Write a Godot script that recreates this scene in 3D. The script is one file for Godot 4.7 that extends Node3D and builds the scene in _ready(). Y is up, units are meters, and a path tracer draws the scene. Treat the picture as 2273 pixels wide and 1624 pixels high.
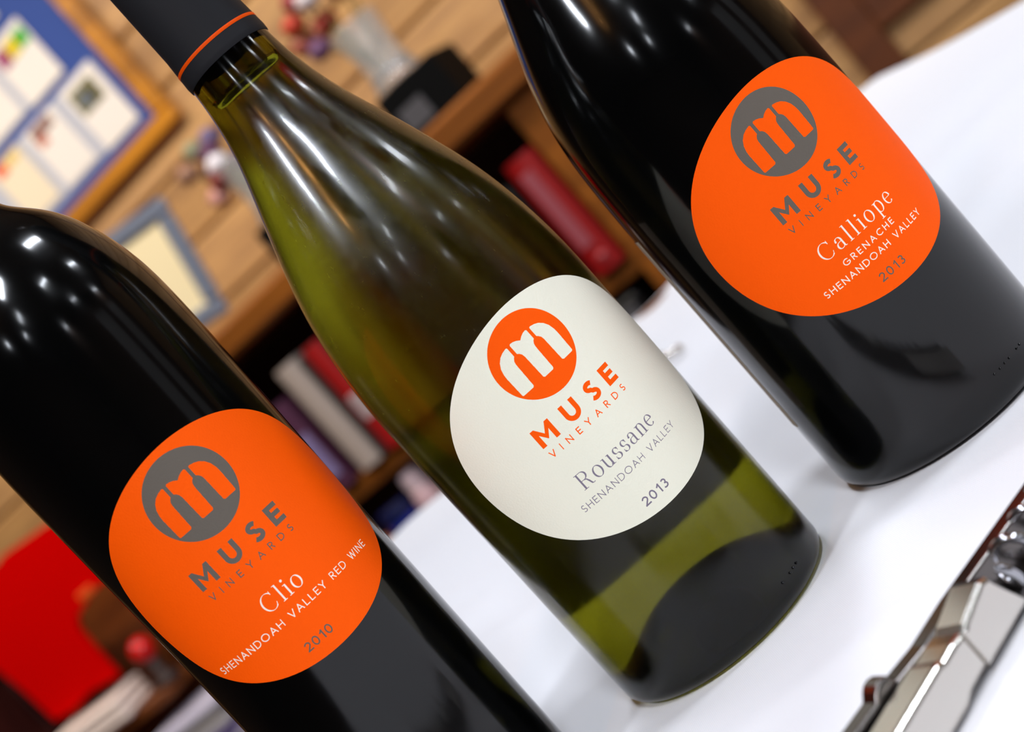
extends Node3D
# Three wine bottles on a white cloth, a corkscrew in front, a panelled room behind. Metres, y up, the table top at y = 0.

const YAW := 25.0                       # the back wall turns its right side towards the camera
var wall_right := Vector3(cos(deg_to_rad(YAW)), 0, sin(deg_to_rad(YAW)))
var wall_out := Vector3(-sin(deg_to_rad(YAW)), 0, cos(deg_to_rad(YAW)))
var wall_basis := Basis(wall_right, Vector3.UP, wall_out)
const WALL_D := 2.7
const FLOOR_Y := -0.75
const CEIL_Y := 1.95
var M := {}
var rng := RandomNumberGenerator.new()


func _ready() -> void:
	rng.seed = 7
	# ---- camera
	var cam := Camera3D.new()
	cam.name = "camera"
	var pitch := 0.09399
	var roll := -0.72845
	var fwd := Vector3(0, -sin(pitch), -cos(pitch))
	var right := Vector3.RIGHT
	var up := right.cross(fwd)
	var r2 := right * cos(roll) + up * sin(roll)
	var u2 := up * cos(roll) - right * sin(roll)
	cam.transform = Transform3D(Basis(r2, u2, -fwd), Vector3(0, 0.14794, 0))
	cam.keep_aspect = Camera3D.KEEP_HEIGHT
	var lens := CameraAttributesPhysical.new()
	lens.frustum_focal_length = 45.209
	lens.frustum_focus_distance = 0.402
	lens.frustum_near = 0.02
	lens.frustum_far = 60.0
	lens.exposure_aperture = 8.3
	cam.attributes = lens
	cam.fov = rad_to_deg(2.0 * atan(812.0 / 3059.17))
	cam.near = 0.02
	cam.far = 60.0
	cam.current = true
	add_child(cam)
	# ---- environment: a closed room, lit by its lamps
	var env := Environment.new()
	env.background_mode = Environment.BG_COLOR
	env.background_color = Color(0.02, 0.02, 0.02)
	env.tonemap_mode = Environment.TONE_MAPPER_LINEAR
	env.tonemap_exposure = 1.0
	env.sdfgi_enabled = true
	env.ssao_enabled = true
	env.ssil_enabled = true
	var we := WorldEnvironment.new()
	we.name = "environment"
	we.environment = env
	add_child(we)
	make_materials()
	lamps()
	room()
	table()
	bottles()
	corkscrew()
	board()
	bookcase()
	left_display()


# ------------------------------------------------------------------ lamps
func lamps() -> void:
	# x, z, strength and length of each ceiling tube fitting, then the two warm bulbs
	var tubes := [[0.05, -1.05, 1.9, 0.8], [-1.25, 0.80, 3.3, 0.62], [0.20, 1.12, 3.3, 0.62], [1.43, -0.42, 3.2, 0.62], [1.75, 1.20, 0.9, 0.42], [2.85, -0.25, 1.0, 0.42], [3.45, 2.0, 0.7, 0.42], [0.2, 2.4, 0.5, 0.42], [4.9, 0.6, 0.8, 0.42], [-0.15, 3.5, 0.5, 0.42], [-1.3, 3.0, 0.6, 0.42], [3.0, 4.6, 0.8, 0.42]]  # the first tube is added to brighten the cloth behind the bottles
	for t in tubes:
		var o := thing("ceiling_lamp", "long white ceiling light fitting in the room above the table", "lamp", "ceiling light fittings")
		o.transform = Transform3D(wall_basis, Vector3(t[0], CEIL_Y, t[1]))
		var h := MB.new()
		h.box(Vector3(0, -0.02, 0), Vector3(0.18, 0.04, t[3] + 0.06), 0.004)
		obj("housing", h, M.white_paint, o)
		var g := MB.new()
		g.box(Vector3(0, -0.044, 0), Vector3(0.13, 0.008, t[3]), 0.002)
		obj("diffuser", g, M.lamp_white, o)
		var l := AreaLight3D.new()
		l.name = "tube_light"
		l.area_size = Vector2(0.13, t[3])
		l.light_energy = t[2] * LIGHT
		l.light_color = Color(0.93, 0.96, 1.0)
		l.shadow_enabled = true
		l.area_range = 14.0
		l.transform = Transform3D(Basis.from_euler(Vector3(-PI / 2, 0, 0)), Vector3(0, -0.055, 0))
		o.add_child(l)
	# added, unseen spot heads on the ceiling that brighten the panelled wall
	for sp in [[-1.5, 1.15], [-0.75, 1.15], [0.0, 0.85], [0.75, 0.55], [1.6, 0.45]]:
		var s: float = sp[0]
		var o := thing("added_wall_spot", "added white spot head out of view, brightening the panelled wall", "lamp", "added spot heads along the panelled wall")
		o.transform = on_wall(s, CEIL_Y) * Transform3D(Basis.IDENTITY, Vector3(0, 0, 1.15))
		var h := MB.new()
		h.lathe([Vector2(0.0, -0.02), Vector2(0.045, -0.02), Vector2(0.05, 0.0), Vector2(0.05, 0.12), Vector2(0.03, 0.14), Vector2(0.0, 0.14)], 24)
		h.move(Transform3D(Basis(Vector3.RIGHT, deg_to_rad(32.0)), Vector3(0, -0.17, 0)))
		obj("head", h, M.white_paint, o)
		var e := MB.new()
		e.lathe([Vector2(0.0, -0.024), Vector2(0.038, -0.024), Vector2(0.038, -0.0205)], 24)
		e.move(Transform3D(Basis(Vector3.RIGHT, deg_to_rad(32.0)), Vector3(0, -0.17, 0)))
		obj("lamp_face", e, M.lamp_white, o)
		var l := SpotLight3D.new()
		l.name = "spot_light"
		l.light_energy = WALL_LIGHT * sp[1]
		l.light_color = Color(1.0, 0.95, 0.88)
		l.light_size = 0.035
		l.spot_angle = 52.0
		l.spot_angle_attenuation = 0.8
		l.spot_range = 12.0
		l.spot_attenuation = 2.0
		l.shadow_enabled = true
		l.transform = Transform3D(Basis(Vector3.RIGHT, deg_to_rad(-90.0 + 32.0)), Vector3(0, -0.21, -0.02))
		o.add_child(l)
	for p in [[-0.66, 1.02], [-0.88, 1.40]]:
		var o := thing("pendant_bulb", "warm bulb hanging below the ceiling over the table", "lamp", "warm hanging bulbs")
		o.position = Vector3(p[0], CEIL_Y, p[1])
		var c := MB.new()
		c.lathe([Vector2(0.0, -0.10), Vector2(0.02, -0.10), Vector2(0.022, -0.06), Vector2(0.012, -0.055), Vector2(0.012, 0.0), Vector2(0.0, 0.0)], 20)
		obj("socket", c, M.black_plastic, o)
		var b := MB.new()
		b.lathe([Vector2(0.0, -0.20), Vector2(0.025, -0.195), Vector2(0.042, -0.172), Vector2(0.045, -0.15), Vector2(0.035, -0.122), Vector2(0.018, -0.103), Vector2(0.0, -0.10)], 24)
		obj("bulb", b, M.lamp_warm, o)
		var l := OmniLight3D.new()
		l.name = "bulb_light"
		l.light_size = 0.04
		l.light_energy = 0.20
		l.light_color = Color(1.0, 0.72, 0.42)
		l.omni_range = 12.0
		l.omni_attenuation = 2.0
		l.shadow_enabled = true
		l.position = Vector3(0, -0.152, 0)
		o.add_child(l)

const LIGHT := 1.03
const WALL_LIGHT := 1.1


# ------------------------------------------------------------------ materials
func mat(c: Color, rough := 0.6, metal := 0.0, spec := 0.5) -> StandardMaterial3D:
	var m := StandardMaterial3D.new()
	m.albedo_color = c
	m.roughness = rough
	m.metallic = metal
	m.metallic_specular = spec
	return m


func noise_tex(freq: float, size: int, a: Color, b: Color, normal := false, bump := 4.0, sd := 1) -> NoiseTexture2D:
	var n := FastNoiseLite.new()
	n.seed = sd
	n.noise_type = FastNoiseLite.TYPE_SIMPLEX_SMOOTH
	n.frequency = freq
	n.fractal_octaves = 4
	var t := NoiseTexture2D.new()
	t.width = size
	t.height = size
	t.seamless = true
	t.noise = n
	t.as_normal_map = normal
	if normal:
		t.bump_strength = bump
	else:
		var g := Gradient.new()
		g.set_color(0, a)
		g.set_color(1, b)
		t.color_ramp = g
	return t


func wood(c: Color, sd: int, rough := 0.5) -> StandardMaterial3D:
	# stretched noise for the grain, running along the local x axis
	var im := Image.create(512, 256, false, Image.FORMAT_RGB8)
	var n := FastNoiseLite.new()
	n.seed = sd
	n.frequency = 0.02
	n.fractal_octaves = 4
	for y in 256:
		for x in 512:
			var g := n.get_noise_2d(x * 0.12, y * 1.6) * 0.5 + n.get_noise_2d(x * 0.5 + 300.0, y * 9.0) * 0.22
			var k := clampf(0.9 + g * 0.35, 0.5, 1.15)
			im.set_pixel(x, y, Color(minf(c.r * k, 1), minf(c.g * k * (0.98 + g * 0.05), 1), minf(c.b * k, 1)))
	var m := mat(Color.WHITE, rough)
	m.albedo_texture = ImageTexture.create_from_image(im)
	m.uv1_triplanar = true
	m.uv1_scale = Vector3(1.3, 1.9, 1.3)
	return m


func make_materials() -> void:
	M.wall_wood = wood(Color(0.82, 0.64, 0.41), 3)
	M.wall_wood_b = wood(Color(0.78, 0.60, 0.37), 4)
	M.trim_wood = wood(Color(0.42, 0.22, 0.08), 5)
	M.case_wood = wood(Color(0.57, 0.33, 0.10), 6, 0.35)
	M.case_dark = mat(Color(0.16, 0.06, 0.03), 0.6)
	M.frame_wood = wood(Color(0.78, 0.51, 0.08), 8, 0.4)
	M.display_wood = wood(Color(0.50, 0.27, 0.10), 9, 0.45)
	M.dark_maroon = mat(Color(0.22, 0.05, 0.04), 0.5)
	M.floor = wood(Color(0.30, 0.22, 0.16), 10, 0.35)
	M.ceiling = mat(Color(0.55, 0.53, 0.50), 0.9)
	M.far_wall = wood(Color(0.40, 0.28, 0.17), 11, 0.6)
	M.white_paint = mat(Color(0.85, 0.85, 0.85), 0.5)
	M.black_plastic = mat(Color(0.03, 0.03, 0.035), 0.4)
	M.lamp_white = mat(Color(0.9, 0.9, 0.9), 0.5)
	M.lamp_white.emission_enabled = true
	M.lamp_white.emission = Color(0.95, 0.97, 1.0)
	M.lamp_white.emission_energy_multiplier = 2.0
	M.lamp_warm = mat(Color(0.9, 0.8, 0.6), 0.5)
	M.lamp_warm.emission_enabled = true
	M.lamp_warm.emission = Color(1.0, 0.72, 0.42)
	M.lamp_warm.emission_energy_multiplier = 6.0
	# bottle glass: the red wines read as black glass, the white wine as olive glass one looks through
	M.dark_glass = mat(Color(0.014, 0.015, 0.016), 0.14, 0.0, 0.45)
	M.dark_glass.roughness_texture = noise_tex(0.02, 256, Color(0.6, 0.6, 0.6), Color(1, 1, 1))
	M.dark_glass.uv1_triplanar = true
	M.dark_glass.uv1_scale = Vector3(14, 14, 14)
	# the white wine is cold: its upper glass is misted over, with wiped patches
	M.green_glass = mat(Color(0.475, 0.462, 0.075, 0.0), 1.0, 0.0, 0.28)
	M.green_glass.transparency = BaseMaterial3D.TRANSPARENCY_ALPHA
	M.green_glass.refraction_enabled = true
	M.green_glass.refraction_scale = 0.038
	var mist := Image.create(512, 512, false, Image.FORMAT_RGB8)
	var mn := FastNoiseLite.new()
	mn.seed = 12
	mn.frequency = 0.012
	mn.fractal_octaves = 4
	for y in 512:
		for x in 512:
			var up := 1.0 - y / 512.0
			var wipe := smoothstep(0.05, 0.45, mn.get_noise_2d(x * 2.0, y * 1.1))
			var v := lerpf(0.18, 0.25, smoothstep(0.20, 0.42, up)) * lerpf(1.0, 0.6, wipe) + 0.05 * mn.get_noise_2d(x * 9.0, y * 9.0)
			v *= lerpf(1.0, 0.35, smoothstep(0.66, 0.72, up))
			mist.set_pixel(x, y, Color(v, v, v))
	M.green_glass.roughness_texture = ImageTexture.create_from_image(mist)
	M.green_glass.clearcoat_enabled = true
	M.green_glass.clearcoat = 0.32
	M.green_glass.clearcoat_roughness = 0.10
	var wet := Image.create(8, 128, false, Image.FORMAT_RGB8)
	for y in 128:
		var v := lerpf(0.0, 1.0, smoothstep(0.30, 0.48, 1.0 - y / 128.0))
		wet.fill_rect(Rect2i(0, y, 8, 1), Color(v, v, v))
	M.green_glass.clearcoat_texture = ImageTexture.create_from_image(wet)
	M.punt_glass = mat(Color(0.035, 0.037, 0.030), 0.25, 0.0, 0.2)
	M.capsule = mat(Color(0.13, 0.13, 0.14), 0.5, 0.0, 0.25)
	M.stripe = mat(Color(0.90, 0.30, 0.0), 0.5, 0.0, 0.25)
	M.cork = mat(Color(0.55, 0.38, 0.22), 0.8)
	M.paper_back = mat(Color(0.75, 0.70, 0.62), 0.7)
	# cloth
	M.cloth = mat(Color(0.848, 0.844, 0.858), 0.9, 0.0, 0.3)
	var wv := Image.create(128, 128, false, Image.FORMAT_RGBA8)
	for y in 128:
		for x in 128:
			var over := (int(x / 8.0) + int(y / 8.0)) % 2 == 0
			var a := absf(sin(x * PI / 8.0))
			var b := absf(sin(y * PI / 8.0))
			var v := (0.45 + 0.55 * a) * 0.9 if over else (0.45 + 0.55 * b) * 0.8
			wv.set_pixel(x, y, Color(v, v, v))
	wv.bump_map_to_normal_map(3.0)
	M.cloth.normal_enabled = true
	M.cloth.normal_texture = ImageTexture.create_from_image(wv)
	M.cloth.normal_scale = 0.5
	M.cloth.uv1_triplanar = true
	M.cloth.uv1_scale = Vector3(120, 120, 120)
	M.nickel = mat(Color(0.80, 0.78, 0.75), 0.22, 1.0)
	M.nickel_dark = mat(Color(0.42, 0.40, 0.39), 0.25, 1.0)
	M.steel = mat(Color(0.66, 0.66, 0.68), 0.15, 1.0)
	# background things
	M.board_blue = mat(Color(0.20, 0.30, 0.58), 0.9)
	M.grey_sheet = mat(Color(0.72, 0.73, 0.78), 0.8)
	M.card = mat(Color(0.93, 0.90, 0.87), 0.7)
	M.clear_glass = mat(Color(0.97, 0.97, 0.96, 0.22), 0.10)
	M.clear_glass.transparency = BaseMaterial3D.TRANSPARENCY_ALPHA
	M.clear_glass.refraction_enabled = true
	M.clear_glass.refraction_scale = 0.05
	M.silver_blue = mat(Color(0.52, 0.55, 0.62), 0.25, 0.4)
	M.cream = mat(Color(0.90, 0.83, 0.66), 0.7)
	M.red_cloth = mat(Color(0.84, 0.0, 0.0), 0.9, 0.0, 0.1)
	M.white_cloth = mat(Color(0.95, 0.88, 0.84), 0.9)
	M.black_box = mat(Color(0.03, 0.03, 0.03), 0.7, 0.0, 0.2)
	M.grey_label = mat(Color(0.30, 0.29, 0.30), 0.5)
	M.leaf = mat(Color(0.25, 0.33, 0.12), 0.6)


func col(c: Color, rough := 0.55) -> StandardMaterial3D:
	var key := "col_%s_%.2f" % [c.to_html(), rough]
	if not M.has(key):
		M[key] = mat(c, rough)
	return M[key]


# ------------------------------------------------------------------ helpers
class MB:
	# collects triangles; each triangle is turned so that it faces along its normal
	var v := PackedVector3Array()
	var n := PackedVector3Array()
	var uv := PackedVector2Array()

	func tri(a: Vector3, b: Vector3, c: Vector3, na: Vector3, nb: Vector3, nc: Vector3, ua := Vector2.ZERO, ub := Vector2.ZERO, uc := Vector2.ZERO) -> void:
		if (b - a).cross(c - a).dot(na + nb + nc) > 0.0:
			v.append_array([a, c, b])
			n.append_array([na, nc, nb])
			uv.append_array([ua, uc, ub])
		else:
			v.append_array([a, b, c])
			n.append_array([na, nb, nc])
			uv.append_array([ua, ub, uc])

	func flat(pts: Array, nn: Vector3) -> void:
		for i in range(1, pts.size() - 1):
			tri(pts[0], pts[i], pts[i + 1], nn, nn, nn)

	func lathe(p: Array, seg := 32, smooth := true) -> void:
		# p: (radius, height) from the bottom up the outside; walk it downwards for an inner wall
		var tn := []
		for i in p.size():
			var a: Vector2 = p[maxi(i - 1, 0)]
			var b: Vector2 = p[mini(i + 1, p.size() - 1)]
			var t: Vector2 = (b - a).normalized()
			tn.append(Vector2(t.y, -t.x))
		for i in p.size() - 1:
			var fl: Vector2 = (p[i + 1] - p[i]).normalized()
			var fn := Vector2(fl.y, -fl.x)
			var na: Vector2 = tn[i] if smooth else fn
			var nb: Vector2 = tn[i + 1] if smooth else fn
			for j in seg:
				var q0 := TAU * j / seg
				var q1 := TAU * (j + 1) / seg
				var d0 := Vector3(sin(q0), 0, cos(q0))
				var d1 := Vector3(sin(q1), 0, cos(q1))
				var A: Vector3 = d0 * p[i].x + Vector3(0, p[i].y, 0)
				var B: Vector3 = d1 * p[i].x + Vector3(0, p[i].y, 0)
				var C: Vector3 = d1 * p[i + 1].x + Vector3(0, p[i + 1].y, 0)
				var D: Vector3 = d0 * p[i + 1].x + Vector3(0, p[i + 1].y, 0)
				var nA := d0 * na.x + Vector3(0, na.y, 0)
				var nB := d1 * na.x + Vector3(0, na.y, 0)
				var nC := d1 * nb.x + Vector3(0, nb.y, 0)
				var nD := d0 * nb.x + Vector3(0, nb.y, 0)
				var uA := Vector2(float(j) / seg, 1.0 - p[i].y / 0.32)
				var uB := Vector2(float(j + 1) / seg, uA.y)
				var uD := Vector2(uA.x, 1.0 - p[i + 1].y / 0.32)
				var uC := Vector2(uB.x, uD.y)
				if p[i].x > 1e-6:
					tri(A, B, C, nA, nB, nC, uA, uB, uC)
				if p[i + 1].x > 1e-6:
					tri(A, C, D, nA, nC, nD, uA, uC, uD)

	func box(c: Vector3, s: Vector3, r := 0.002) -> void:
		# chamfered box
		var h := s / 2.0
		r = minf(r, minf(h.x, minf(h.y, h.z)) * 0.9)
		var X := [Vector3.RIGHT, Vector3.UP, Vector3.BACK]
		for ax in 3:
			var a: Vector3 = X[ax]
			var b: Vector3 = X[(ax + 1) % 3]
			var d: Vector3 = X[(ax + 2) % 3]
			var ha := h[ax]
			var hb := h[(ax + 1) % 3]
			var hd := h[(ax + 2) % 3]
			for sg in [-1.0, 1.0]:
				flat([c + a * ha * sg + b * (hb - r) + d * (hd - r), c + a * ha * sg - b * (hb - r) + d * (hd - r), c + a * ha * sg - b * (hb - r) - d * (hd - r), c + a * ha * sg + b * (hb - r) - d * (hd - r)], a * sg)
				for s2 in [-1.0, 1.0]:
					# edge along d between faces a*sg and b*s2
					var nn: Vector3 = (a * sg + b * s2).normalized()
					flat([c + a * ha * sg + b * (hb - r) * s2 + d * (hd - r), c + a * (ha - r) * sg + b * hb * s2 + d * (hd - r), c + a * (ha - r) * sg + b * hb * s2 - d * (hd - r), c + a * ha * sg + b * (hb - r) * s2 - d * (hd - r)], nn)
		for sx in [-1.0, 1.0]:
			for sy in [-1.0, 1.0]:
				for sz in [-1.0, 1.0]:
					var k := Vector3(sx, sy, sz)
					flat([c + k * Vector3(h.x, h.y - r, h.z - r), c + k * Vector3(h.x - r, h.y, h.z - r), c + k * Vector3(h.x - r, h.y - r, h.z)], k.normalized())

	func prism(poly: PackedVector2Array, z0: float, z1: float) -> void:
		# a polygon in x, y pushed along z
		var idx := Geometry2D.triangulate_polygon(poly)
		for i in range(0, idx.size(), 3):
			var a := poly[idx[i]]
			var b := poly[idx[i + 1]]
			var c := poly[idx[i + 2]]
			for e in [[z0, Vector3.FORWARD], [z1, Vector3.BACK]]:
				tri(Vector3(a.x, a.y, e[0]), Vector3(b.x, b.y, e[0]), Vector3(c.x, c.y, e[0]), e[1], e[1], e[1])
		var sgn := -1.0 if Geometry2D.is_polygon_clockwise(poly) else 1.0
		for i in poly.size():
			var a := poly[i]
			var b := poly[(i + 1) % poly.size()]
			var t := (b - a).normalized()
			var nn := Vector3(t.y, -t.x, 0) * sgn
			flat([Vector3(a.x, a.y, z0), Vector3(b.x, b.y, z0), Vector3(b.x, b.y, z1), Vector3(a.x, a.y, z1)], nn)

	func tube(pts: Array, rad, seg := 10) -> void:
		# round bar along the points; rad is a number or a list
		var prev := Vector3.ZERO
		var rings := []
		for i in pts.size():
			var t: Vector3 = (pts[mini(i + 1, pts.size() - 1)] - pts[maxi(i - 1, 0)]).normalized()
			if prev == Vector3.ZERO:
				prev = t.cross(Vector3.UP if absf(t.y) < 0.9 else Vector3.RIGHT).normalized()
			prev = (prev - t * prev.dot(t)).normalized()
			var q := t.cross(prev)
			var rr: float = rad[i] if rad is Array else rad
			var ring := []
			for j in seg:
				var a := TAU * j / seg
				ring.append([pts[i] + (prev * cos(a) + q * sin(a)) * rr, prev * cos(a) + q * sin(a)])
			rings.append(ring)
		for i in rings.size() - 1:
			for j in seg:
				var k := (j + 1) % seg
				var A: Array = rings[i][j]
				var B: Array = rings[i][k]
				var C: Array = rings[i + 1][k]
				var D: Array = rings[i + 1][j]
				tri(A[0], B[0], C[0], A[1], B[1], C[1])
				tri(A[0], C[0], D[0], A[1], C[1], D[1])
		for e in [0, pts.size() - 1]:
			var o: int = 1 if e == 0 else e - 1
			var nn: Vector3 = (pts[e] - pts[o]).normalized()
			for j in seg:
				tri(pts[e], rings[e][j][0], rings[e][(j + 1) % seg][0], nn, nn, nn)

	func ball(c: Vector3, r: Vector3, seg := 16, lump := 0.0, sd := 0.0) -> void:
		var rows := seg / 2
		var P := func(i: int, j: int) -> Vector3:
			var th := PI * i / rows
			var ph := TAU * (j % seg) / seg
			var d := Vector3(sin(th) * sin(ph), cos(th), sin(th) * cos(ph))
			var k := 1.0 + lump * (sin(ph * 5.0 + sd + th * 2.0) * 0.6 + sin(th * 7.0 + sd * 1.7) * 0.4) * sin(th)
			return d * k
		for i in rows:
			for j in seg:
				var a: Vector3 = P.call(i, j)
				var b: Vector3 = P.call(i, j + 1)
				var cc: Vector3 = P.call(i + 1, j + 1)
				var d: Vector3 = P.call(i + 1, j)
				tri(c + a * r, c + b * r, c + cc * r, a.normalized(), b.normalized(), cc.normalized())
				tri(c + a * r, c + cc * r, c + d * r, a.normalized(), cc.normalized(), d.normalized())

	func move(t: Transform3D) -> void:
		for i in v.size():
			v[i] = t * v[i]
			n[i] = (t.basis * n[i]).normalized()

	func mesh() -> ArrayMesh:
		var keep_v := PackedVector3Array()
		var keep_n := PackedVector3Array()
		var keep_u := PackedVector2Array()
		for i in range(0, v.size(), 3):
			if (v[i + 1] - v[i]).cross(v[i + 2] - v[i]).length_squared() > 1e-22:
				for k in 3:
					keep_v.append(v[i + k])
					keep_n.append(n[i + k])
					keep_u.append(uv[i + k])
		var a := []
		a.resize(Mesh.ARRAY_MAX)
		a[Mesh.ARRAY_VERTEX] = keep_v
		a[Mesh.ARRAY_NORMAL] = keep_n
		a[Mesh.ARRAY_TEX_UV] = keep_u
		var st := SurfaceTool.new()
		st.create_from_arrays(a)
		st.index()
		return st.commit()


var taken := {}

func numbered(called: String) -> String:
	taken[called] = taken.get(called, -1) + 1
	return called if taken[called] == 0 else "%s_%03d" % [called, taken[called]]


func tag(o: Node3D, label: String, category: String, group := "") -> Node3D:
	o.set_meta("label", label)
	o.set_meta("category", category)
	if group:
		o.set_meta("group", group)
	return o


func thing(called: String, label: String, category: String, group := "") -> Node3D:
	var o := Node3D.new()
	o.name = numbered(called)
	add_child(o, true)
	tag(o, label, category, group)
	return o


func obj(called: String, mb: MB, m: Material, parent: Node = self) -> MeshInstance3D:
	var o := MeshInstance3D.new()
	o.name = numbered(called) if parent == self else called
	o.mesh = mb.mesh()
	o.material_override = m
	parent.add_child(o, true)
	return o


func struct(called: String, mb: MB, m: Material, parent: Node = self) -> MeshInstance3D:
	var o := obj(called, mb, m, parent)
	if parent == self:
		o.set_meta("kind", "structure")
	return o


func on_wall(s: float, y: float, d := WALL_D) -> Transform3D:
	# a place s along and y up the upright plane that runs parallel to the back wall and crosses the line of sight d metres away
	return Transform3D(wall_basis, Vector3(0, y, -d) + wall_right * s)


# ------------------------------------------------------------------ the room
func room() -> void:
	var P0 := Vector3(0, 0, -WALL_D)
	var at := Transform3D(wall_basis, P0)
	var h := CEIL_Y - FLOOR_Y
	var mid := (CEIL_Y + FLOOR_Y) / 2
	var w := MB.new()
	w.box(Vector3(1.0, mid, -0.10), Vector3(10.4, h, 0.15), 0.002)
	var back := struct("wall_back", w, M.far_wall)
	back.transform = at
	# boards of the panelling: each a piece of its own
	var y := -0.13 - 0.1255 * 4
	var k := 0
	while y < CEIL_Y - 0.13:
		var b := MB.new()
		b.box(Vector3(1.0, y + 0.0628, -0.0125 + 0.0015 * (k % 3 - 1)), Vector3(10.0, 0.1200, 0.025), 0.006)
		obj("plank", b, M.wall_wood if k % 2 == 0 else M.wall_wood_b, back)
		y += 0.1255
		k += 1
	var l := MB.new()
	l.box(Vector3(-4.1, mid, 4.5), Vector3(0.2, h, 9.4), 0.002)
	struct("wall_left", l, M.far_wall).transform = at
	l = MB.new()
	l.box(Vector3(6.1, mid, 4.5), Vector3(0.2, h, 9.4), 0.002)
	struct("wall_right", l, M.far_wall).transform = at
	l = MB.new()
	l.box(Vector3(1.0, mid, 9.1), Vector3(10.0, h, 0.2), 0.002)
	struct("wall_front", l, M.far_wall).transform = at
	l = MB.new()
	l.box(Vector3(1.0, FLOOR_Y - 0.1, 4.5), Vector3(10.6, 0.2, 9.6), 0.002)
	struct("floor", l, M.floor).transform = at
	l = MB.new()
	l.box(Vector3(1.0, CEIL_Y + 0.1, 4.5), Vector3(10.6, 0.2, 9.6), 0.002)
	struct("ceiling", l, M.ceiling).transform = at
	for dw in [[0.55, 0.75], [1.75, 1.0]]:
		l = MB.new()
		l.box(Vector3(5.985, FLOOR_Y + 1.05, dw[0] + dw[1] / 2), Vector3(0.05, 2.1, dw[1]), 0.004)
		var d := struct("door_%d" % (1 if dw[0] < 1.0 else 2), l, M.white_paint)
		d.transform = at
		var kn := MB.new()
		kn.ball(Vector3(5.93, FLOOR_Y + 1.0, dw[0] + 0.08), Vector3(0.03, 0.03, 0.03), 16)
		obj("knob", kn, M.steel, d)
	# brown upright post and rail on the wall at the right
	l = MB.new()
	l.box(Vector3(0.897, mid, 0.012), Vector3(0.066, h, 0.024), 0.003)
	struct("trim_1", l, M.trim_wood).transform = at
	l = MB.new()
	l.box(Vector3(2.03, 0.01, 0.010), Vector3(2.2, 0.14, 0.02), 0.003)
	struct("trim_2", l, M.trim_wood).transform = at


# ------------------------------------------------------------------ table and cloth
# creases in the cloth: from x, z to x, z, width, height
const CREASES := [[0.030, -0.410, 0.105, -0.362, 0.0075, 0.0014], [-0.030, -0.356, 0.085, -0.333, 0.0070, 0.0010], [-0.13, -0.780, -0.02, -0.685, 0.012, 0.0018], [-0.10, -0.642, 0.03, -0.570, 0.010, 0.0014], [0.17, -0.680, 0.27, -0.585, 0.014, 0.0016], [0.063, -0.520, 0.026, -0.400, 0.008, 0.0008], [0.075, -0.400, 0.13, -0.375, 0.007, 0.0010]]

func cloth_height(x: float, z: float) -> float:
	var n := sin(x * 21.0 + z * 9.0) * 0.0008 + sin(x * 9.0 - z * 17.0 + 1.0) * 0.0010
	n += 0.0020 * exp(-pow((z + 0.72 + 0.2 * x) / 0.03, 2)) + 0.002 * exp(-pow((z + 0.93 - 0.15 * x) / 0.05, 2))
	for c in CREASES:
		var a := Vector2(c[0], c[1])
		var b := Vector2(c[2], c[3])
		var t := clampf((Vector2(x, z) - a).dot(b - a) / (b - a).length_squared(), 0, 1)
		var d := Vector2(x, z).distance_to(a.lerp(b, t))
		n += c[5] * exp(-pow(d / c[4], 2))
	var keep := 1.0
	for b in BOTTLES:
		var d := Vector2(x - b.x, z - b.z).length()
		keep = minf(keep, smoothstep(0.040, 0.075, d))
	keep = minf(keep, smoothstep(0.0, 0.03, absf((x - 0.0336) * 0.535 + (z + 0.2905) * 0.845 + 0.008) - 0.008) if x > -0.06 else 1.0)
	return n * keep


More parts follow.
